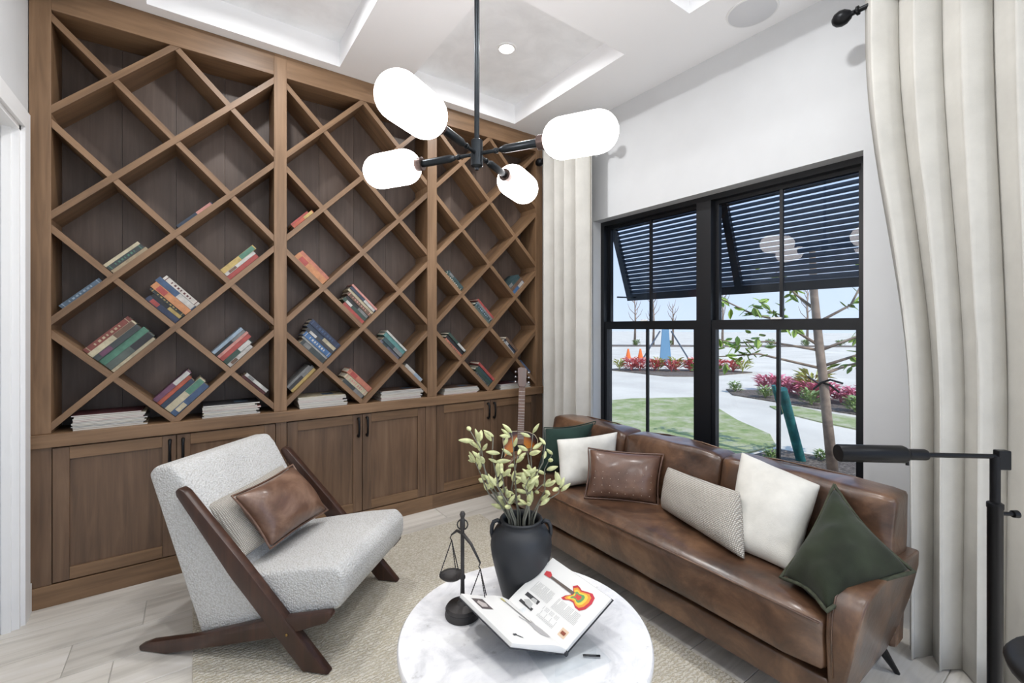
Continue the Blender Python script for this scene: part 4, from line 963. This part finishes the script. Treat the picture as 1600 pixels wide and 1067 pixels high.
patch('planting_bed', [(2.96, -1), (6.1, -1), (6.4, 1.2), (6.3, 2.0), (6.2, 2.75), (5.5, 2.8), (4.5, 3.1), (4.2, 4.5), (2.96, 6)], GZ + .002, mulch, .025)
patch('planting_bed', [(9.7, 1.5), (11.2, 2.2), (12.0, 5.0), (11.2, 6.2), (10.4, 5.6), (10.1, 4.2), (9.9, 3.2)], GZ + .002, mulch, .025)
patch('planting_bed', [(12.6, 9.0), (13.6, 8.2), (16.2, 8.0), (16.4, 9.0), (13.4, 11.8), (12.8, 11.8)], GZ + .002, mulch, .025)
patch('planting_bed', [(24, 30), (46, 12), (48, 14), (26, 33)], GZ + .002, mulch, .04)

# shrubs
leafmats = [plain('cordyline_pink', (228, 126, 144), .5, var=.25, nscale=14), plain('shrub_green', (136, 156, 96), .6, var=.2, nscale=14), plain('shrub_lime', (168, 170, 92), .6, var=.2, nscale=14), plain('coral_leaf', (218, 120, 118), .5, var=.2)]
def shrub_mesh(r, h, nleaf, ll, lw, seed, up=.5):
    bm = NB(); rn = random.Random(seed)
    for _ in range(nleaf):
        a = rn.uniform(0, 2 * PI); f = rn.random() ** .5
        p = Vector((r * f * math.cos(a) * .5, r * f * math.sin(a) * .5, h * rn.uniform(.1, .75)))
        d = Vector((math.cos(a), math.sin(a), rn.uniform(up - .3, up + .8))).normalized(); sd_ = d.cross(Vector((0, 0, 1))).normalized()
        l, w_ = ll * rn.uniform(.7, 1.2), lw * rn.uniform(.7, 1.2); dr = Vector((0, 0, -l * .25)); upn = sd_.cross(d) * .12 * l
        v = [bm.verts.new(x) for x in (p, p + d * l * .5 + sd_ * w_ + upn * .3, p + d * l + dr, p + d * l * .5 - sd_ * w_ + upn * .3, p + d * l * .5 - upn * .4)]
        bm.faces.new((v[0], v[1], v[4])); bm.faces.new((v[1], v[2], v[4])); bm.faces.new((v[2], v[3], v[4])); bm.faces.new((v[3], v[0], v[4]))
    for s_ in range(5):
        a = s_ * 1.3; tube(bm, [(0, 0, 0), (r * .3 * math.cos(a), r * .3 * math.sin(a), h * .6)], [.012, .006], 5)
    return bm
protos = {}
def shrub(kind, x, y, sc, rot, label, group):
    spec = {'pink': (.26, .34, 90, .22, .028, 3, 0), 'green': (.26, .34, 130, .12, .03, 5, 1), 'lime': (.22, .5, 60, .34, .03, 8, 2), 'coral': (.26, .36, 90, .2, .03, 6, 3)}[kind]
    M = Matrix.Translation((x, y, GZ + .02)) @ Matrix.Rotation(rot, 4, 'Z') @ Matrix.Scale(sc, 4)
    if kind not in protos:
        o = obj({'pink': 'pink_shrub', 'green': 'green_shrub', 'lime': 'lime_shrub', 'coral': 'coral_shrub'}[kind], shrub_mesh(*spec[:6]), leafmats[spec[6]], M=M); protos[kind] = o
    else: o = linkcopy(protos[kind], M)
    tag(o, label, 'shrub', group); return o
rn = random.Random(5)
NTH = ['first', 'second', 'third', 'fourth', 'fifth', 'sixth', 'seventh', 'eighth', 'ninth', 'tenth', 'eleventh', 'twelfth', 'thirteenth', 'fourteenth', 'fifteenth', 'sixteenth', 'seventeenth']
for k in range(12):
    f = k / 11; x = 10.0 + 1.2 * f + rn.uniform(-.12, .3) + .4; y = 2.1 + 3.4 * f
    shrub('pink', x, y, rn.uniform(1.05, 1.25), rn.uniform(0, 6), '%s pink leafed shrub from the right in the row behind the young tree' % NTH[k], 'pink shrubs behind the young tree')
for k, (x, y) in enumerate(((10.0, 2.5), (10.1, 3.1), (10.3, 3.9), (10.5, 4.9), (10.9, 5.8))):
    shrub('green', x, y, rn.uniform(.8, 1.15), rn.uniform(0, 6), '%s low green bush from the right before the pink shrub row' % NTH[k], 'green bushes before the pink row')
shrub('lime', 11.4, 4.3, 1.3, .4, 'tall lime green shrub rising behind the pink row', 'lime shrubs')
for k in range(13):
    f = k / 12; x = 13.0 + 3.0 * f + rn.uniform(-.2, .2); y = 11.2 - 2.9 * f + rn.uniform(-.2, .2)
    shrub('coral' if k % 3 else 'lime', x, y, rn.uniform(1.2, 1.45) * (.7 if k % 3 == 0 else 1), rn.uniform(0, 6), ('%s plant from the left in the far bed, coral leafed' if k % 3 else '%s plant from the left in the far bed, yellow green') % NTH[k], 'coral shrubs in the far bed' if k % 3 else 'yellow shrubs in the far bed')
for k in range(11):
    f = k / 10; shrub('green', 25 + 22 * f, 31 - 18 * f, rn.uniform(1.4, 2.2), rn.uniform(0, 6), '%s grey green bush from the left along the far bank' % NTH[k], 'bushes along the far bank')
for k, (x, y) in enumerate(((5.6, 2.55), (6.0, 1.6), (5.2, 3.0), (6.1, 2.2))):
    shrub('green', x, y, .45, k, ['small green tuft beside the teal stake', 'small green tuft right of the young tree', 'small green tuft left of the teal stake', 'small green tuft between stake and young tree'][k], 'tufts in the mulch')

# young tree
bark = plain('young_bark', (150, 132, 116), .85, var=.18, nscale=9)
tree = thing('young_tree', (5.671, 1.937, GZ), 'young slim tree with bright green leaves outside the window', 'tree')
trunk = obj('trunk', tube(NB(), [(5.671, 1.937, GZ), (5.649, 1.989, .434), (5.638, 2.022, .852), (5.638, 2.059, 1.202), (5.648, 2.113, 1.771), (5.64, 2.13, 2.3)], [.055, .048, .046, .044, .04, .03], 12), bark, tree, smooth=True)
leaf0 = None; lm = plain('tree_leaf', (150, 176, 78), .5, var=.25, nscale=12); rn = random.Random(11)
def leaf_bm():
    bm = NB(); pts = [(0, 0), (.022, .03), (.028, .06), (.016, .095), (0, .12)]
    mid = [bm.verts.new((0, y_, .006 if 0 < y_ < .12 else 0)) for _, y_ in pts]
    l = [bm.verts.new((-x, y_, .0)) for x, y_ in pts[1:-1]]; r = [bm.verts.new((x, y_, .0)) for x, y_ in pts[1:-1]]
    L_ = [mid[0]] + l + [mid[4]]; R_ = [mid[0]] + r + [mid[4]]
    for S_ in (L_, R_):
        bm.faces.new((mid[0], S_[1], mid[1])); bm.faces.new((mid[1], S_[1], S_[2], mid[2])); bm.faces.new((mid[2], S_[2], S_[3], mid[3])); bm.faces.new((mid[3], S_[3], mid[4]))
    return bm
brs = [((5.64, 2.03, .95), (5.3, 2.55, 1.10), (5.1, 2.95, 1.05), (5.0, 3.2, .92)), ((5.64, 2.05, 1.15), (5.4, 2.5, 1.24), (5.2, 2.8, 1.22), (5.05, 3.0, 1.30)), ((5.645, 2.08, 1.40), (5.3, 2.6, 1.55), (5.1, 2.9, 1.75), (5.0, 3.05, 1.8)),
       ((5.64, 2.02, .98), (5.9, 1.75, 1.12), (6.1, 1.55, 1.35), (6.2, 1.5, 1.5)), ((5.645, 2.09, 1.45), (5.9, 1.85, 1.65), (6.0, 1.75, 1.95), (6.05, 1.7, 2.2)), ((5.64, 2.0, .90), (5.95, 1.9, .98), (6.2, 1.7, 1.05), (6.35, 1.55, 1.02)),
       ((5.64, 2.05, 1.15), (5.9, 1.8, 1.3), (6.1, 1.5, 1.38), (6.2, 1.4, 1.35)), ((5.645, 2.1, 1.6), (5.75, 2.35, 1.8), (5.7, 2.5, 2.0), (5.7, 2.55, 2.1)), ((5.645, 2.06, 1.2), (5.45, 2.3, 1.42), (5.3, 2.45, 1.62), (5.2, 2.5, 1.7))]
for b_pts in brs:
    b_o = obj('branch', tube(NB(), b_pts, [.018, .012, .008, .004], 6), bark, tree, smooth=True)
    P_ = [Vector(p) for p in b_pts]
    for k in range(30):
        x = .8 + 2.19 * rn.random(); i = int(x); p = P_[i].lerp(P_[i + 1], x - i) + Vector((rn.gauss(0, .05), rn.gauss(0, .05), rn.gauss(0, .05)))
        M = Matrix.Translation(p) @ Matrix.Rotation(rn.uniform(0, 6.28), 4, 'Z') @ Matrix.Rotation(rn.uniform(-1.2, .4), 4, 'X') @ Matrix.Rotation(rn.uniform(-.8, .8), 4, 'Y') @ Matrix.Scale(rn.uniform(.8, 1.35), 4)
        if leaf0 is None: leaf0 = obj('leaf', leaf_bm(), lm, b_o, M=M, smooth=True)
        else: linkcopy(leaf0, M, b_o)
obj('tree_tie', tube(NB(), [(5.60, 2.10, .72), (5.59, 2.02, .80), (5.62, 1.95, .78), (5.72, 1.90, .70)], .012, 6), black_metal, tree)
obj('tree_tie', tube(NB(), [(5.55, 2.14, .86), (5.58, 2.04, .79), (5.60, 1.94, .84), (5.70, 1.86, .80)], .012, 6), black_metal, tree)
# teal stake
stk_m = plain('teal_paint', (34, 104, 104), .7, var=.2, nscale=12)
stk = thing('tree_stake', (5.903, 2.336, GZ), 'leaning teal painted wooden stake beside the young tree', 'stake')
obj('post', tube(NB(), [(5.93, 2.33, GZ - .1), (5.465, 2.367, .70)], .052, 10), stk_m, stk, smooth=True, ang=40)
obj('cleat', tube(NB(), [(5.56, 2.42, .40), (5.42, 2.44, .74)], .022, 8), stk_m, stk, smooth=True, ang=40)
# far bare trees, cones, blue sign frame
for k, (x, y, h) in enumerate(((33.0, 26.9, 4.6), (34.5, 26.0, 4.4), (40.0, 22.5, 5.5), (36, 25.0, 3.8), (44, 17, 5.2))):
    rr = random.Random(40 + k); tt = thing('bare_tree', (x, y, GZ), ['thin bare tree furthest left beyond the sand', 'thin bare tree second from left beyond the sand', 'thin bare tree seen right of the window post', 'short bare tree behind the blue frame', 'thin bare tree furthest right beyond the sand'][k], 'tree', 'bare trees on the horizon')
    obj('trunk', tube(NB(), [(x, y, GZ), (x + .1, y, GZ + h * .5), (x, y, GZ + h)], [.12, .08, .02], 7), bark, tt, smooth=True)
    for q_ in range(9):
        z = GZ + h * (.45 + .055 * q_); a = rr.uniform(0, 6.28); l = h * .22
        obj('branch', tube(NB(), [(x + .05, y, z), (x + l * .5 * math.cos(a), y + l * .5 * math.sin(a), z + l * .5), (x + l * .7 * math.cos(a), y + l * .7 * math.sin(a), z + l)], [.04, .025, .01], 5), bark, tt)
for k, (x, y) in enumerate(((18.5, 15.5), (19.1, 15.2))):
    tt = thing('traffic_cone', (x, y, GZ), ['orange traffic cone on the sand, left of the pair', 'orange traffic cone on the sand, right of the pair'][k], 'cone', 'traffic cones')
    obj('cone', lathe(NB(), [(.14, .03), (.04, .5), (.001, .51)], (x, y, GZ), 20), plain('cone_orange', (240, 120, 50), .5) if k == 0 else bpy.data.materials['cone_orange'], tt, smooth=True, ang=50)
    obj('foot', bbx(x - .22, x + .22, y - .22, y + .22, GZ, GZ + .03, .01), bpy.data.materials['cone_orange'], tt)
fr_ = thing('sign_frame', (17.2, 12.3, GZ), 'tall blue frame on two slanted struts standing on the sand', 'sign')
bl = plain('faded_blue', (110, 150, 180), .7)
F0 = Vector((17.2, 12.3, GZ))
bm = prism(NB(), [(-.26, 0), (.26, 0), (.14, 1.55), (-.14, 1.55)], lambda p: F0 + rgt * p[0] + Vector((0, 0, p[1])), lambda p: F0 + rgt * p[0] + fwd * .08 + Vector((0, 0, p[1])))
obj('panel', bm, bl, fr_)
for s in (-1, 1): obj('strut', tube(NB(), [F0 + rgt * s * .25 + Vector((0, 0, 1.45)), F0 + rgt * s * 1.15], .035, 8), plain('strut_grey', (90, 100, 112), .7) if s == -1 else bpy.data.materials['strut_grey'], fr_)
